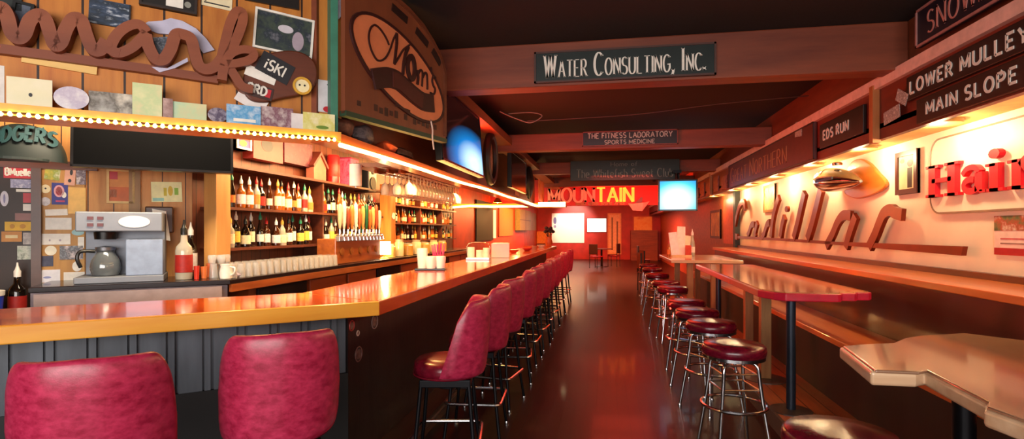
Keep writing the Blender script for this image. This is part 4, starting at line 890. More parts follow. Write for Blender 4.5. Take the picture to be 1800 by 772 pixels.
for z, nm, top in ((1.3255, 'lower', 1.0), (1.6255, 'middle', .86), (1.9255, 'upper', .6)):
    y = 7.98; i = 0
    while y < 11.5:
        if not (9.27 < y+.05 and y-.05 < 9.36) and not (10.57 < y+.05 and y-.05 < 10.66):
            bottle((-3.41+rb.uniform(-.02, .02), y, z), rb.randrange(4), rb.choice(['amber', 'brown', 'clear', 'amber', 'green']), rb.choice(lk), rb.choice(ck), '%s bottle past the orange post on the far %s shelf' % (ordinal(i), nm), 'bottles on the far %s shelf' % nm, rb.uniform(.7, .75)); i += 1
        y += .15+rb.uniform(-.01, .015)
# things on the counter
gl = bpy.data.materials.new('drinking_glass'); gl.use_nodes = True; gp = gl.node_tree.nodes['Principled BSDF']
gp.inputs['Base Color'].default_value = (.95, .93, .9, 1); gp.inputs['Transmission Weight'].default_value = .75; gp.inputs['Roughness'].default_value = .06; gp.inputs['IOR'].default_value = 1.3
def pint(): return MB().lathe([(.036, 0), (.0335, .03), (.027, .115), (.025, .12), (.0, .12), (.0, .112), (.024, .112), (.0315, .02), (.034, .001)], 14)
g0 = None
for r in range(3):
    for k in range(18):
        loc = (-3.08-.09*r, 4.0+.1*k+.03*(r % 2), 1.1005)
        if g0 is None: g0 = tag(pint().obj('pint_glass', gl, None, loc, smooth=True), 'upturned clear pint glass in the rows on the back counter', 'glass', 'upturned pint glasses on the back counter')
        else: c = g0.copy(); COL.objects.link(c); c.location = loc
t = thing('beer_tap_tower', 'wooden beer tap tower with a row of coloured tap handles', 'beer tap', (-3.2, 6.35, 1.1))
MB().box(-.12, .12, -.62, .62, .0, .3).obj('cabinet', wood('tap_wood', '#7a3a1a', '#b8662c', 'y', .3, coat=.4), t, bevel=.01)
MB().box(.1, .16, -.6, .6, .27, .33).obj('drip_rail', STEEL, t, bevel=.006)
for k in range(5): MB().lathe([(0, 0), (.045, .004), (.045, .014), (0, .016)], 16).obj('round_badge', plain('#a86a30', .3, .5), t, (.12, -.48+.24*k, .15), (0, PI/2, 0))
HC = ['#d8b890', '#e8dcc8', '#8a3a1a', '#c87a30', '#e8e0d0', '#a85a28', '#d89a50', '#1c5a34', '#c86a28', '#e0a860', '#b04a20', '#e8d8c0']
for k in range(12):
    y = -.56+.1*k
    f = MB().tube(cr([(.1, y, .34), (.17, y, .35), (.19, y, .33), (.2, y, .28)], 3), .011, 8).lathe([(.012, .34), (.014, .38), (.012, .41)], 8, (.14, y, 0)).obj('faucet', CHROME, t, smooth=True)
    h = .3+.04*math.sin(k*2.1)
    MB().lathe([(.009, .41), (.014, .43), (.024, .5), (.028, .41+h*.7), (.024, .41+h*.92), (.008, .41+h)], 10, (.14, y, 0)).obj('tap_handle', plain(HC[k], .35), f, smooth=True)['label'] = 'coloured tap handle'
t = thing('table_lamp', 'small glowing white-shaded lamp on the back counter by the orange post', 'lamp', (-3.1, 7.14, 1.1))
MB().lathe([(0, 0), (.06, .003), (.05, .015), (.012, .03), (.01, .12)], 16).obj('base', GOLD, t, smooth=True)
MB().lathe([(.1, .06), (.09, .24), (.088, .24), (.098, .06)], 20).obj('lamp_shade', glow('#ffe8c0', 5), t, smooth=True)
MB().lathe([(0, .1), (.03, .12), (.03, .17), (0, .19)], 12).obj('bulb', glow('#ffe0a0', 12), t, smooth=True)
light('POINT', (-3.1, 7.14, 1.42), 14, WARM, .05)
def jar(loc, r, h, col, label, lid=True):
    t = thing('jar', label, 'jar', loc, 0, 'jars on the back counter')
    MB().lathe([(0, 0), (r, .004), (r, h*.8), (r*.8, h*.88), (r*.8, h*.9)], 16).obj('body', plain(col, .2, coat=.3), t, smooth=True)
    MB().lathe([(r*.84, h*.88), (r*.84, h), (0, h)], 16).obj('lid', plain('#c8b890', .4), t, smooth=True)
for k, (y, r, h, col) in enumerate(((7.4, .08, .2, '#e8c870'), (7.75, .07, .26, '#f0dca0'), (8.1, .09, .2, '#d8a850'), (8.5, .08, .24, '#efe0b0'), (8.9, .09, .2, '#e0b860'), (9.4, .08, .22, '#e8d8a0'), (9.9, .09, .2, '#d8a048'))):
    jar((-3.12, y, 1.1005), r, h, col, '%s yellow jar after the glowing lamp on the back counter' % ordinal(k))
# coffee machine and neighbours on the angled counter
def on_counter(u, off, z=1.1005): return at(COUNTER, u, z, off)
t = thing('coffee_machine', 'stainless coffee machine with glass pot on the angled back counter', 'coffee machine', on_counter(-.72, .3), COUNTER[2])
ALU = plain('#82868e', .5, .45, .05)
MB().box(-.3, .26, -.2, .2, 0, .05).obj('base', ALU, t, bevel=.006)
MB().box(-.27, .25, .05, .2, .05, .5).obj('back_column', ALU, t, bevel=.004)
MB().box(.01, .25, -.16, .06, .05, .33).obj('water_tank', plain('#8c9cb8', .5), t, bevel=.006)
hd = MB().box(-.29, .25, -.2, .2, .39, .54).obj('brew_head', ALU, t, bevel=.008)
MB().prism(arcp(.07, .465, .1, .045, 0, 345, 23), -.206, -.2, 'y').obj('name_plate', WHITE, hd)
for a, z in ((-.2, .49), (-.14, .49), (-.2, .44), (-.14, .44)): MB().box(a-.018, a+.018, -.21, -.2, z-.012, z+.012).obj('switch', plain('#5a2024', .4), hd)
MB().lathe([(.07, .33), (.075, .385), (.06, .39)], 18, (-.13, -.06, 0)).obj('filter_basket', BLACK, t, smooth=True)
pt = MB().lathe([(0, .052), (.085, .055), (.1, .1), (.09, .17), (.055, .23), (.06, .25), (.05, .25), (.0, .235)], 20, (-.13, -.06, 0)).obj('glass_pot', plain('#6a7074', .08, .2, coat=.6), t, smooth=True)
MB().lathe([(.062, .245), (.066, .27), (.0, .28)], 18, (-.13, -.06, 0)).obj('pot_collar', STEEL, pt, smooth=True)
MB().tube(cr([(-.19, -.09, .24), (-.27, -.12, .24), (-.29, -.13, .19), (-.27, -.12, .12)], 4), .013, 8).obj('pot_handle', BLACK, pt, smooth=True)
bottle(on_counter(-.33, .2), 1, 'clear', 'red', 'black', 'clear spirit bottle with a dark red label right of the coffee machine', 'loose bottles on the angled counter', 1.45)
bottle(on_counter(-.29, .4), 0, 'dark', 'white', 'white', 'tall dark bottle behind the clear one right of the coffee machine', 'loose bottles on the angled counter', 1.3)
for k, (u, o, r, h, c, nm, lb) in enumerate(((-.24, .14, .022, .11, '#c8301c', 'red_cup', 'slim red cup beside the clear spirit bottle'), (-.19, .2, .025, .1, '#d8743a', 'orange_cup', 'orange cup next to the slim red cup'), (-.15, .3, .028, .12, '#b85a30', 'copper_cup', 'copper-coloured cup behind the orange one'))):
    tag(MB().lathe([(0, 0), (r*.8, .002), (r, h), (r*.9, h), (r*.7, .01), (0, .01)], 14).obj(nm, plain(c, .3), None, on_counter(u, o), smooth=True), lb, 'cup')
t = thing('paper_dispenser', 'dark wall dispenser with a white paper hanging out on the pine wall', 'dispenser', at(REAR, -.52, 1.5, -.07), REAR[2])
MB().box(-.1, .1, -.05, .07, -.02, .2).obj('housing', plain('#4a2c20', .4), t, bevel=.01)
MB().prism([(-.02, -.07), (.08, -.09), (.05, .16), (-.05, .18)], -.065, -.052, 'y').obj('paper', WHITE, t)
t = thing('white_jug', 'white jug among the glasses at the counter corner', 'jug', on_counter(-.03, .1))
MB().lathe([(0, 0), (.045, .003), (.05, .05), (.04, .1), (.044, .12), (.038, .12), (.034, .1), (0, .02)], 18).obj('body', WHITE, t, smooth=True)
MB().tube(cr([(.04, 0, .1), (.08, 0, .09), (.075, 0, .05), (.045, 0, .03)], 4), .007, 6).obj('handle', WHITE, t, smooth=True)
lump('folded_cloth', 'lavender and white folded cloth on the counter beside the jug', 'cloth', (-3.13, 4.06, 1.1), .07, .1, .025, picture('#d8d0e0', '#8a7aa0', '#efe8f0', scale=30, seed=4), 0, 3)
for k in range(4):
    tag(MB().lathe([(.03, 0), (.004, .006), (.004, .09), (.03, .12), (.036, .17), (.03, .19), (.027, .19), (.032, .17), (.026, .125), (0, .1)], 14).obj('stem_glass', gl, None, on_counter(-.13+.035*k, .3+.06*(k % 2)), smooth=True), 'clear stemmed glass standing by the white jug', 'glass', 'stemmed glasses by the jug')
# big dark television under the canopy, and what hangs round it
flat_tv('bar_television', 'big dark television hanging under the angled canopy above the coffee machine', 1.04, .5, plain('#030304', .6, spec=.05), at(COUNTER, -.5, 2.21, .02), COUNTER[2], depth=.07, bez=.018, tilt=-.05)
MB_ = MB().tube([(0, 0, 0), (0, 0, .6)], .018, 8)
t = thing('team_cap', 'dark green display cap lettered DODGERS under the canopy at the far left', 'cap', at(COUNTER, -1.30, 1.985, .1), COUNTER[2])
vs = []; n, k = 24, 10
for i in range(k+1):
    th = PI/2*i/k
    for j in range(n+1):
        ph = PI+PI*j/n; vs.append((.25*math.cos(th)*math.cos(ph)*1.0, .16*math.cos(th)*math.sin(ph), .27*math.sin(th)))
MB().add(vs, [(i*(n+1)+j, i*(n+1)+j+1, (i+1)*(n+1)+j+1, (i+1)*(n+1)+j) for i in range(k) for j in range(n)]).obj('crown', plain('#14201e', .6), t, smooth=True)
MB().prism([(-.15, -.05)]+[(.17*math.cos(a), -.12-.12*abs(math.sin(a))) for a in [PI-PI*i/12 for i in range(13)]]+[(.15, -.05)], -.005, .012).obj('brim', plain('#2a3432', .5), t)
b = MB(); b.text('DODGERS', 0, 0, .1, -.012, .004, .2, None, .75, centre=True, gap=.18)
b.v = [(x, -.165*math.sqrt(max(.03, 1-(x/.26)**2-((z+.11)/.29)**2))+y, z+.13-1.1*x*x+.12*x) for x, y, z in b.v]
b.obj('lettering', plain('#1a4044', .7), t)
struct(MB().box(-1.75, -.95, -.03, .05, 1.985, 2.05).obj('trim_9', wood('header_rail', '#4a2418', '#6a3420', 'x'), loc=(REAR[0], REAR[1], 0), rot=REAR[2]))
# the dark glass door and the sticker-covered board beside it
d = MB().box(-1.62, -1.36, -.02, 0, .1, 1.985).obj('door_1', plain('#2e1c14', .5), loc=(REAR[0], REAR[1], 0), rot=REAR[2]); struct(d)
struct(MB().box(-1.36, -1.3, -.05, 0, 0, 1.985).obj('trim_10', plain('#5a4038', .4), loc=(REAR[0], REAR[1], 0), rot=REAR[2]))
tag(MB().box(-1.3, -1.035, -.018, -.001, .3, 1.985).obj('sticker_board', wood('board_tan', '#a8702c', '#d09a4a', 'z', .5), None, (REAR[0], REAR[1], 0), REAR[2]), 'tan board covered with stickers beside the dark glass door', 'board')
def sticker(rc, nm, lb, m, shape='rect', ex=None, tl=0., o=-.021): card(REAR, rc, nm, lb, 'sticker', m, off=o, thick=.002, shape=shape, extra=ex, tilt=tl)
sticker((-1.526, -1.339, 1.903, 2), 'red_sticker', 'red sticker lettered B Mueller at the top of the glass door', REDINK, ex=words('BMueller', LETTER, .55, 0, 0, .2))
sticker((-1.487, -1.339, 1.828, 1.895), 'pale_sticker', 'pale blue and white sticker under the red lettered one', picture('#c8c8e0', '#8a8ab0', '#e8e4ee', scale=25))
sticker((-1.454, -1.352, 1.798, 1.82), 'strip_sticker', 'thin white strip sticker on the glass door', WHITE)
sticker((-1.413, -1.345, 1.714, 1.79), 'red_sticker', 'small red sticker half way up the glass door', REDINK, ex=words('RED', LETTER, .35, 0, 0, .2) if False else None)
sticker((-1.413, -1.345, 1.652, 1.705), 'white_sticker', 'small white sticker under the small red one on the glass door', WHITE)
sticker((-1.46, -1.345, 1.576, 1.633), 'pink_sticker', 'dull pink sticker above the yellow one on the glass door', plain('#9a6a64'))
sticker((-1.52, -1.345, 1.496, 1.566), 'yellow_sticker', 'bright yellow sticker on the glass door', plain('#e8b418'), ex=multi(blob(plain('#c88a10'), -.25, 0, .08, .25), blob(plain('#c88a10'), .1, 0, .1, .25)))
sticker((-1.539, -1.42, 1.412, 1.491), 'orange_sticker', 'orange sticker under the yellow one', plain('#d08a38'), ex=block(plain('#f0d8a0'), -.3, .3, -.15, .15))
sticker((-1.413, -1.366, 1.389, 1.482), 'grey_sticker', 'small grey and white sticker right of the orange one', picture('#d8d0c8', '#8a8080', scale=30))
sticker((-1.447, -1.352, 1.273, 1.38), 'green_sticker', 'green and grey sticker low on the glass door', picture('#6a8a6a', '#c8ccc0', '#4a5a4a', scale=20))
sticker((-1.546, -1.497, 1.684, 1.802), 'oval_sticker', 'white oval sticker at the left edge of the glass door', plain('#d8d4e0'), 'oval', ex=blob(plain('#8a86b0'), 0, 0, .12, .3))
sticker((-1.283, -1.188, 1.899, 2.012), 'leaf_sticker', 'yellow-green and white sticker at the top of the sticker board', picture('#d8b83a', '#8a9a3a', '#f0e8d0', scale=14, seed=2), tl=.1)
sticker((-1.308, -1.248, 1.793, 1.861), 'round_sticker', 'cream round sticker above the blue emblem', CREAM, 'oval', ex=blob(INK, 0, .05, .1, .1))
sticker((-1.311, -1.248, 1.694, 1.761), 'white_blot_sticker', 'white irregular sticker left of the blue emblem', picture('#efe8e8', '#a8a0a8', scale=26), 'oval')
sticker((-1.241, -1.139, 1.705, 1.878), 'blue_sticker', 'blue sticker with red and white round emblem', plain('#2c2c86'), ex=multi(blob(plain('#e0a0a8'), -.05, .12, .32, .28), blob(REDINK, -.05, .12, .2, .2), blob(WHITE, .25, -.05, .15, .14), block(plain('#c03a68'), -.25, .3, -.38, -.3)))
sticker((-1.139, -1.026, 1.634, 1.846), 'orange_sheet', 'plain orange sheet on the right of the sticker board', plain('#e8b860'))
sticker((-1.16, -1.092, 1.862, 2.005), 'pink_black_sticker', 'pink sticker with black shapes near the top of the board', plain('#d8a08a'), ex=multi(blob(INK, .1, .22, .14, .16), blob(INK, 0, -.25, .16, .1)), tl=.06, o=-.024)
sticker((-1.088, -1.026, 1.87, 2.004), 'mauve_sticker', 'mauve and white sticker at the top right of the board', picture('#c8c0d0', '#5a4a5a', '#efe8ea', scale=20), o=-.024)
sticker((-1.28, -1.142, 1.618, 1.668), 'script_sticker', 'white script sticker under the blue emblem', WHITE, tl=-.06)
sticker((-1.28, -1.117, 1.505, 1.6), 'white_sticker', 'wide blank white sticker in the middle of the board', WHITE)
sticker((-1.088, -1.037, 1.518, 1.597), 'teal_sticker', 'teal round sticker at the right of the board', plain('#7ab0b4'), 'oval', ex=blob(WHITE, 0, 0, .25, .25))
sticker((-1.117, -1.037, 1.458, 1.509), 'teal_cap_sticker', 'teal and white half round sticker under the teal round one', plain('#9ac4c8'), 'oval')
sticker((-1.308, -1.124, 1.386, 1.473), 'long_white_sticker', 'long white sticker with faint marks across the board', WHITE, ex=multi(blob(plain('#b8a8b0'), -.2, -.1, .03, .1), blob(plain('#b8a8b0'), .15, -.1, .04, .1)))
sticker((-1.077, -1.037, 1.357, 1.445), 'white_square_sticker', 'small square white sticker at the right edge of the board', WHITE)
sticker((-1.283, -1.21, 1.301, 1.378), 'cream_oval_sticker', 'cream oval sticker with yellow rim low on the board', plain('#f0e8d0'), 'oval')
sticker((-1.192, -1.044, 1.266, 1.376), 'grey_scene_sticker', 'grey-blue scenic sticker low on the board', picture('#b8c0c8', '#5a5a62', '#e8d8d8', scale=18, seed=3))
sticker((-1.311, -1.231, 1.216, 1.297), 'navy_sticker', 'navy sticker at the lower left of the board', picture('#2a2c48', '#4a4a62', scale=20))
sticker((-1.113, -1.052, 1.168, 1.251), 'white_disc_sticker', 'white disc sticker at the lower right of the board', WHITE, 'oval')
sticker((-1.311, -1.188, 1.088, 1.188), 'white_blue_sticker', 'white sticker with faint blue marks above the green one', plain('#e8e6ee'), ex=blob(plain('#8a90c0'), -.15, -.1, .2, .08))
sticker((-1.167, -1.033, 1.086, 1.164), 'white_sticker', 'white sticker right of the one with blue marks', WHITE)
sticker((-1.297, -1.153, 1.006, 1.083), 'green_sticker', 'bright green sticker near the bottom of the board', plain('#28b888'))
sticker((-1.269, -1.178, 0.915, 1.001), 'patterned_sticker', 'white sticker with grey pattern under the green one', picture('#e8e4ea', '#8a8a98', scale=50))
sticker((-1.192, -1.149, 0.916, 0.975), 'red_splash_sticker', 'small red splash sticker at the bottom of the board', REDINK, 'oval', o=-.025)
t = thing('blue_bucket', 'blue bucket with white lid at the far left behind the bar', 'bucket', at(REAR, -1.585, .821, -.24))
MB().lathe([(0, 0), (.1, .003), (.115, .2), (0, .2)], 20).obj('body', plain('#1c48c0', .4), t, smooth=True)
MB().lathe([(.12, .2), (.122, .235), (0, .24)], 20).obj('lid', WHITE, t, smooth=True)
t2 = thing('storage_shelf', 'low dark shelf holding the bucket and a black bottle', 'shelf', at(REAR, -1.5, 0, -.2), REAR[2])
MB().box(-.3, .12, -.14, .15, .78, .82).obj('top', DARKWOOD, t2)
for x in (-.28, .1): MB().box(x-.02, x+.02, -.12, .13, 0, .78).obj('side', DARKWOOD, t2)
bottle(at(REAR, -1.425, .8205, -.11), 1, 'dark', 'red', 'white', 'black bottle with pale cap standing near the blue bucket', 'loose bottles behind the bar', 1.3)
card(REAR, (-0.891, -0.698, 1.724, 2.009), 'orange_menu', 'orange framed menu with two panels above the coffee machine', 'menu', plain('#d88a3c'), off=-.003, thick=.012, rim=plain('#e8c078'), rimw=.018, extra=multi(block(plain('#c8601c'), -.45, .45, -.45, -.02), block(REDINK, -.4, -.12, .2, .42), block(plain('#e8b090'), -.4, -.15, -.32, -.1)))
card(REAR, (-0.586, -0.362, 1.746, 1.918), 'yellow_card', 'pale yellow card with green and gold figures on the pine wall', 'card', plain('#ecebb0'), off=-.003, thick=.004, tilt=-.03, extra=multi(block(plain('#c8b818'), -.1, .0, -.2, .2), blob(plain('#d0b020'), .12, .05, .08, .25), block(plain('#8ab830'), .25, .38, -.15, .2), block(plain('#9ad0c0'), -.46, -.1, -.46, -.3)))
tag(MB().box(-.74, -.66, -.025, 0, 1.1, 2.3).obj('wall_batten', wood('batten_grey', '#7a5a38', '#a07848', 'z', .5), None, (REAR[0], REAR[1], 0), REAR[2]), 'greyish upright board between the orange menu and the yellow card', 'board')
# top shelf of the back bar
XB = BACKBAR
def tops(rc, nm, lb, cat, m, ex=None, rim=None, th=.03): card(XB, rc, nm, lb, cat, m, off=.098, thick=th+.09, extra=ex, rim=rim, rimw=.02)
tops((4.569, 4.784, 2.287, 2.437), 'bright_poster', 'small bright pink and yellow poster in a white frame under the bulb string', 'poster', plain('#b03a8a'), multi(block(plain('#e0304a'), -.5, .5, .1, .45), blob(plain('#f0c030'), -.05, -.1, .25, .2)), WHITE)
tops((4.819, 5.313, 2.225, 2.493), 'red_picture', 'dull red picture with dark figure on the top shelf', 'picture', picture('#a83a34', '#8a2a28', scale=6), blob(INK, -.05, .1, .2, .25))
tops((5.344, 5.906, 2.251, 2.538), 'dark_red_picture', 'dark red picture on the top shelf, right of the one with a figure', 'picture', picture('#6a2430', '#4a1c28', '#8a3a3a', scale=12))
t = thing('birdhouse', 'reddish birdhouse-shaped board in front of the top shelf', 'birdhouse', at(XB, 6.0, 2.0965, .05), XB[2])
MB().prism([(-.14, 0), (.14, 0), (.14, .2), (0, .32), (-.14, .2)], -.12, -.02, 'y').obj('body', plain('#a85a44', .5), t)
b = MB(); b.ribbon([(-.17, .17), (0, .34), (.17, .17)], .03, -.14, 0); b.obj('roof', plain('#6a2a1c', .5), t)
t = thing('red_canister', 'tall red canister on the top shelf', 'canister', at(XB, 6.45, 2.0955, .0))
MB().lathe([(0, 0), (.08, .003), (.08, .36), (.07, .38), (0, .38)], 18).obj('body', plain('#b01c1c', .3), t, smooth=True)
MB().lathe([(.081, .1), (.0815, .101), (.0815, .26), (.081, .261)], 18).obj('label_band', picture('#c83a2a', '#8a1410', scale=20), t, smooth=True)
t = thing('magenta_box', 'magenta patterned box beside the red canister', 'box', at(XB, 6.85, 2.0955, -.02), XB[2])
MB().box(-.12, .12, -.08, .08, 0, .38).obj('carton', picture('#a81c4a', '#d05a80', '#8a1038', scale=16), t)
MB().box(-.121, .121, -.081, .081, .375, .395).obj('lid', plain('#8a1038'), t)
t = thing('wall_speaker', 'black wall speaker past the magenta box', 'speaker', at(XB, 7.25, 2.25, -.05), XB[2])
MB().box(-.13, .13, -.13, .1, -.2, .2).obj('cabinet', BLACK, t, bevel=.01)
for z, r in ((-.07, .09), (.1, .045)): MB().lathe([(r, 0), (r, .01), (r*.3, .004), (0, .008)], 18).obj('cone', plain('#1c1c20', .6), t, (0, -.13, z), (PI/2, 0, 0), smooth=True)
t = thing('paper_towel_roll', 'white paper towel hanging from the canopy before the stemware', 'towel roll', (-2.25, 4.55, 1.9))
MB().lathe([(.02, 0), (.055, .001), (.055, .2), (.02, .2)], 18).obj('roll', WHITE, t, smooth=True)
MB().lathe([(0, -.01), (.01, -.01), (.01, .2), (0, .2)], 8).obj('spindle', STEEL, t)
# hanging stemware
t = thing('stemware_rack', 'wooden stemware rack under the canopy', 'rack', (-1.95, 5.7, 2.04))
for x in (-.2, -.08, .04, .16): MB().box(x-.012, x+.012, -.95, .95, 0, .035).obj('rail', HONEY_Y, t)
amber = bpy.data.materials.new('lit_stemware'); amber.use_nodes = True; gp = amber.node_tree.nodes['Principled BSDF']
gp.inputs['Base Color'].default_value = (1, .86, .62, 1); gp.inputs['Transmission Weight'].default_value = .55; gp.inputs['Roughness'].default_value = .12; gp.inputs['IOR'].default_value = 1.3  # amber light put into the glass tint
w0 = None
for r in range(3):
    for k in range(17):
        loc = (-2.09+.12*r, 4.84+.107*k, 2.04)
        if w0 is None: w0 = tag(MB().lathe([(.034, 0), (.034, -.004), (.005, -.01), (.005, -.08), (.03, -.105), (.043, -.15), (.036, -.2), (.033, -.2), (.04, -.15), (.027, -.11), (0, -.1)], 12).obj('wine_glass', amber, None, loc, smooth=True), 'wine glass hanging upside down from the rack under the canopy', 'glass', 'hanging wine glasses'); 
        else: c = w0.copy(); COL.objects.link(c); c.location = loc
# on the bar top
t = thing('bar_caddy', 'black caddy with white napkins and pink straws on the bar top', 'caddy', (-1.74, 5.15, 1.1005), .2)
MB().box(-.15, .15, -.08, .08, 0, .02).obj('tray', BLACK, t, bevel=.004)
for k, (x, y, r, h) in enumerate(((-.08, -.02, .055, .2), (.01, -.05, .055, .12), (.1, -.02, .055, .12))):
    MB().lathe([(0, .02), (r*.8, .02), (r, .02+h*.8), (r*.96, .02+h), (0, .02+h)], 16, (x, y, 0)).obj('white_cup', plain('#f4efe8', .4, vary=.03), t, smooth=True)
b = MB()
for k in range(14):
    a = k*2.4; rr = .035*math.sqrt(k/14); b.tube([(.07+rr*math.cos(a), .05+rr*math.sin(a), .02), (.07+rr*2.2*math.cos(a), .05+rr*2.2*math.sin(a), .25+.01*(k % 3))], .0045, 5)
b.obj('straws', plain('#d8246a', .4), t)['label'] = 'bunch of pink straws'
t = thing('napkin_box', 'white square napkin box further along the bar top', 'box', (-1.53, 7.7, 1.1005), .15)
MB().box(-.13, .13, -.1, .1, 0, .21).obj('carton', plain('#f2ece4', .4, vary=.03), t, bevel=.006)
MB().box(-.11, .11, -.08, .08, .205, .216).obj('napkins', WHITE, t)
t = thing('condiment_caddy', 'metal condiment caddy with white cups before the napkin box', 'caddy', (-1.72, 7.1, 1.1005), .1)
MB().box(-.16, .16, -.08, .08, 0, .03).obj('tray', STEEL, t, bevel=.004)
for x, r, h in ((-.1, .05, .14), (.02, .05, .1), (.11, .045, .13)): MB().lathe([(0, .03), (r, .03), (r, .03+h), (0, .03+h)], 14, (x, 0, 0)).obj('cup', plain('#efe6da', .4), t, smooth=True)
MB().tube(cr([(-.15, 0, .03), (-.15, 0, .2), (0, 0, .24), (.15, 0, .2), (.15, 0, .03)], 4), .006, 6).obj('handle', CHROME, t, smooth=True)
for k, (x, y, c, nm, lb) in enumerate(((-1.6, 9.2, '#c8502a', 'orange_bowl', 'orange bowl on the far bar top'), (-1.5, 10.2, '#a82a2a', 'red_bowl', 'red bowl on the far bar top'), (-1.65, 11.3, '#d8744a', 'salmon_bowl', 'salmon bowl near the end of the bar'), (-1.5, 12.4, '#efe4d0', 'white_bowl', 'white bowl at the end of the bar'))):
    tag(MB().lathe([(0, 0), (.05, .002), (.11, .06), (.105, .06), (.05, .012), (0, .01)], 18).obj(nm, plain(c, .35), None, (x, y, 1.1005), smooth=True), lb, 'bowl')
# ------------------------------------------------------------------ far end of the room
flat_tv('hanging_television', 'bright blue television hanging over the far end of the booths', .72, .6, screen('bright_blue_screen', '#0a58b8', '#48b8e8', '#f0ffff', (-.02, 0, -.08), (.62, 1, .5), 1.5), (1.34, 10.6, 2.17), -.05, depth=.14, bez=.03)
tag(MB().tube([(1.34, 10.72, 2.46), (1.34, 10.72, 2.66)], .03, 10).box(1.26, 1.42, 10.66, 10.82, 2.6, 2.66).obj('television_bracket', BLACKMETAL), 'black ceiling bracket carrying the bright television', 'bracket')
card(FAR, (-2.822, -1.135, 0.847, 2.391), 'white_board', 'big bright white board with blue marks on the back wall', 'board', plain('#fff8e8', .5, vary=.02), off=-.02, thick=.02, extra=multi(blob(plain('#6a70a0'), -.4, .25, .05, .12, 'mark'), blob(plain('#8a8ab0'), -.4, .05, .04, .05, 'mark')))
card(FAR, (-1.018, 0.029, 1.382, 2.147), 'projection_screen', 'glowing white screen beside the white board', 'screen', glow('#fff8ec', 1.0), off=-.02, thick=.03, rim=plain('#7a2014'), rimw=.04)
card(FAR, (0.058, 0.748, 0.271, 2.378), 'menu_board', 'tall pale panel with two dark columns of text on the back wall', 'panel', plain('#f0cc94', .5), off=-.02, thick=.04, rim=plain('#e8b070'), rimw=.08, extra=multi(block(plain('#8a6a40'), -.22, -.1, -.4, .4), block(plain('#8a6a40'), .15, .27, -.4, .3)))
card(FAR, (1.318, 2.334, 1.268, 2.254), 'orange_poster', 'orange map-like poster on the back wall', 'poster', picture('#f0a030', '#f8c860', '#d86a20', scale=2, seed=2), off=-.02, thick=.02, rim=plain('#b03a14'), rimw=.06)
for k, rc in enumerate(((-0.923, -0.613, 2.176, 2.332), (-0.545, -0.237, 2.173, 2.328), (-0.17, 0.169, 2.17, 2.325), (0.219, 0.538, 2.167, 2.321))):
    card(HEADER, (rc[0], rc[1], 2.26, 2.36), 'small_photo', '%s small brownish photo in the row under the raised letters' % ordinal(k), 'photo', picture('#7a3a20', '#a8744a', '#4a1c10', scale=14, seed=k), off=-.004, thick=.01, group='photos under the raised letters')
t = thing('wood_cabinet', 'brown low cabinet against the back wall beside the tall panel', 'cabinet', (1.6, 27.6, 0))
MB().box(-.4, .9, -.3, .3, 0, 1.5).obj('body', wood('cab_brown', '#5a2c14', '#8a4a24', 'x', .5), t)
for x in (-.38, .27): MB().box(x, x+.6, -.32, -.3, .1, 1.45).obj('door', wood('cab_brown', '', ''), t)
t = thing('hull_ornament', 'pale hull-shaped ornament with a grey fin hanging under the red header', 'ornament', (.92, 16.2, 2.2))
MB().add([(-.3, 0, .1), (-.15, -.1, .08), (.15, -.1, .1), (.34, 0, .16), (.15, .1, .1), (-.15, .1, .08), (-.15, 0, -.12), (.12, 0, -.14)], [(0, 1, 6), (1, 2, 7, 6), (2, 3, 7), (3, 4, 7), (4, 5, 6, 7), (5, 0, 6), (0, 5, 4, 3, 2, 1)]).obj('hull', plain('#e8d0c4', .5), t, bevel=.01)
MB().tube([(0, .08, .05), (0, .2, .1)], .012, 6).obj('bracket', BLACKMETAL, t)
MB().prism([(-.1, .09), (.08, .28), (.13, .27), (.11, .1)], -.02, .02, 'y').obj('fin', plain('#6a5a60', .5), t)
# left side beyond the bar
for k, y in enumerate((13.2, 16.0)):  # pendants added only to brighten the area beyond the bar
    t = thing('fill_pendant', ('added amber fill pendant just past the cross shelf', 'added amber fill pendant before the red header')[k], 'lamp', (-2.7, y, 2.2))
    MB().tube([(0, 0, .1), (0, 0, .85)], .008, 6).obj('cord', BLACK, t)
    MB().lathe([(.03, .12), (.12, 0), (.115, 0), (.028, .11)], 20).obj('lamp_shade', plain('#b8601c', .4), t, smooth=True)
    MB().lathe([(0, -.02), (.035, .01), (.03, .06), (0, .08)], 12).obj('bulb', glow('#ffc070', 8), t, smooth=True)
    light('POINT', (-2.7, y, 2.12), 60, AMBER, .06)
card(LEFTW, (14.4, 16.6, 1.2, 2.35), 'dark_doorway_panel', 'flat black panel for the dark doorway past the bar shelves', 'doorway', plain('#0c0808', .7), off=-.012, thick=.03)  # darkness of the doorway painted as a flat black panel
card(LEFTW, (16.7, 16.95, 1.25, 2.15), 'lit_frame_strip', 'white doorway frame strip, its lit look made by glow', 'light', glow('#ffd8a0', .8), off=-.012, thick=.05)  # no lamp: light on the white doorway frame imitated by glow
card(LEFTW, (17.6, 20.3, 1.3, 2.3), 'orange_patch', 'orange patch painted for the lit left wall past the frame strip', 'panel', plain('#e0641c', .5), off=-.012, thick=.03)  # orange light on the left wall painted as a flat patch
t = card(LEFTW, (20.9, 24.0, 1.5, 2.35), 'green_cabinet', 'greenish hanging cabinet past the orange wall patch', 'cabinet', plain('#7a7a40', .5), off=-.012, thick=.2, extra=multi(block(plain('#4a4a28'), -.5, .5, -.02, .02, 'rail'), block(plain('#4a4a28'), -.02, .02, -.5, .5, 'rail')))
card(LEFTW, (24.4, 27.2, 1.5, 2.35), 'plywood_board', 'tan panel at the far end of the left wall', 'panel', picture('#b08a4a', '#7a5a30', scale=1.2), off=-.012, thick=.03)
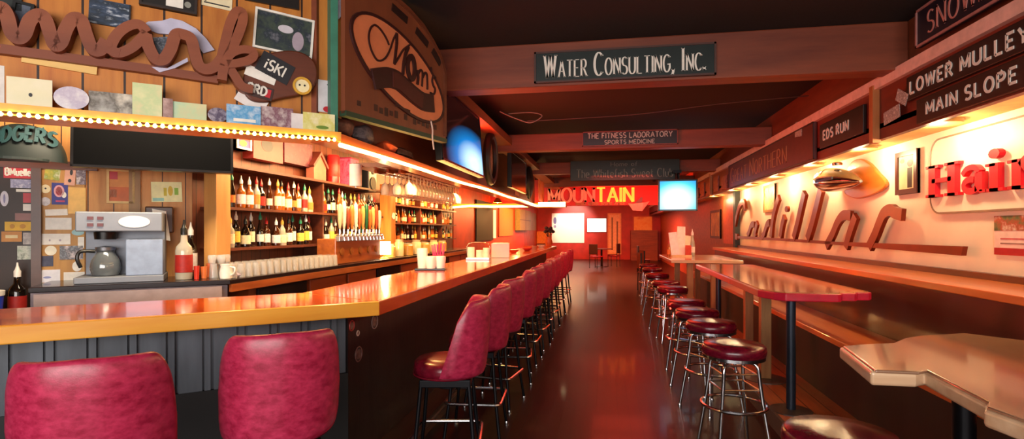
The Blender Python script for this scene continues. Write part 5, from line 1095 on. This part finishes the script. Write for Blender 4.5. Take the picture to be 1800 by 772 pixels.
card(FAR, (-3.574, -2.882, 0.812, 1.44), 'yellow_box', 'orange-yellow box front below the white board on the back wall', 'box', plain('#e89a28', .5), off=-.02, thick=.3)
t = thing('flower_vase', 'orange vase with dark dried flowers beyond the far end of the bar', 'vase', (-1.42, 13.3, 1.1005))
MB().lathe([(0, 0), (.06, .003), (.1, .1), (.07, .2), (.08, .24), (.06, .23), (0, .05)], 18).obj('body', plain('#d8602c', .4), t, smooth=True)
b = MB()
for k in range(9):
    a = k*2.4; q = (.12*math.cos(a)*(.4+.07*k), .1*math.sin(a), .36+.03*(k % 4)); b.tube([(0, 0, .18), (q[0]*.6, q[1]*.6, .28), q], .006, 5); b.lathe([(0, -.04), (.05, -.01), (.04, .03), (0, .05)], 8, q)
b.obj('dried_flowers', plain('#3a1c24', .7), t, smooth=True)
def chair(label, loc, rot, m, first=[None]):
    if first[0] is not None: return dup(first[0], loc, rot, label, 'dark chairs at the far end')
    t = thing('dining_chair', label, 'chair', loc, rot, 'dark chairs at the far end'); first[0] = t
    MB().box(-.2, .2, -.2, .2, .43, .48).obj('seat', VINYL_DARK, t, bevel=.015)
    MB().box(-.2, .2, -.22, -.18, .55, .95).obj('backrest', m, t, bevel=.012)
    for x in (-.18, .18):
        MB().tube([(x, -.2, 0), (x, -.19, .5), (x, -.21, .94)], .014, 8).obj('rear_leg', m, t); MB().tube([(x, .18, 0), (x, .18, .44)], .014, 8).obj('front_leg', m, t)
    return t
for k, (x, y, r) in enumerate(((1.0, 13.6, -1.4), (1.15, 15.0, -1.3), (.3, 22.5, 1.2), (-.4, 21.5, -.6), (1.3, 19.5, -1.5))):
    chair('dark far chair, %s counted from the right-hand booths' % ordinal(k), (x, y, 0), r, plain('#141012', .4))
t = thing('round_far_table', 'small dark round table before the back wall', 'table', (-.2, 22.3, 0))
MB().lathe([(0, .72), (.45, .72), (.45, .75), (0, .75)], 24).obj('table_top', DARKWOOD, t)
MB().lathe([(.25, 0), (.24, .02), (.04, .05), (.04, .72)], 16).obj('pedestal', BLACKMETAL, t, smooth=True)
t = thing('menu_stand', 'tall white stand of menus and cards on the far pale table', 'menu stand', (1.28, 9.75, 1.0405), .1)
MB().box(-.17, .17, -.1, .1, 0, .03).obj('base', plain('#e8c890', .5), t)
for k, (x, h, tl, c) in enumerate(((-.1, .4, -.1, '#f0e8e4'), (0, .5, .05, '#f4eadc'), (.09, .34, .1, '#efe0b8'))): MB().box(-.07, .07, -.006, .006, 0, h).obj('menu_card', plain(c, .4), t, (x, -.05+.04*k, .03), (-.12, tl, 0))
MB().box(.06, .16, -.1, -.08, .03, .2).obj('red_card', plain('#c83a1c', .4), t)
bottle((1.07, 9.65, 1.0405), 0, 'amber', 'orange', 'red', 'amber sauce bottle left of the menu stand on the far table', 'bottles on the far table', .8)
bottle((1.5, 9.9, 1.0405), 2, 'clear', 'white', 'white', 'clear bottle right of the menu stand on the far table', 'bottles on the far table', 1.3)
card(RWALL, (-14.6, -13.4, 1.3, 2.0), 'lit_picture', 'orange-lit picture on the far right wall past the cream panel', 'picture', picture('#e89a3a', '#7a3a18', scale=3), thick=.03, rim=plain('#5a2412'), rimw=.06)
card(RWALL, (-13.1, -11.9, 1.2, 2.2), 'orange_patch', 'red-orange painted panel beside the dark upright on the right wall', 'panel', plain('#d8502a', .5), thick=.02)
tag(MB().tube(cr([(-1.1, 6.0, 2.83), (-.85, 6.02, 2.84), (-.72, 6.04, 2.8), (-.85, 6.05, 2.73), (-1.0, 6.02, 2.77), (-1.12, 6.0, 2.82), (-1.2, 6.0, 2.86)], 5), .006, 6).obj('coiled_cable', plain('#8a6a60', .5)), 'pale loop of cable hanging under the ceiling behind the first beam', 'cable')
tag(MB().tube(cr([(-.9, 6.1, 2.76), (-.3, 6.1, 2.77), (.4, 6.12, 2.8), (1.2, 6.1, 2.87), (2.1, 6.1, 2.92)], 6), .005, 6).obj('ceiling_cable', plain('#5a3a34', .5)), 'thin cable stretched across under the dark ceiling', 'cable')
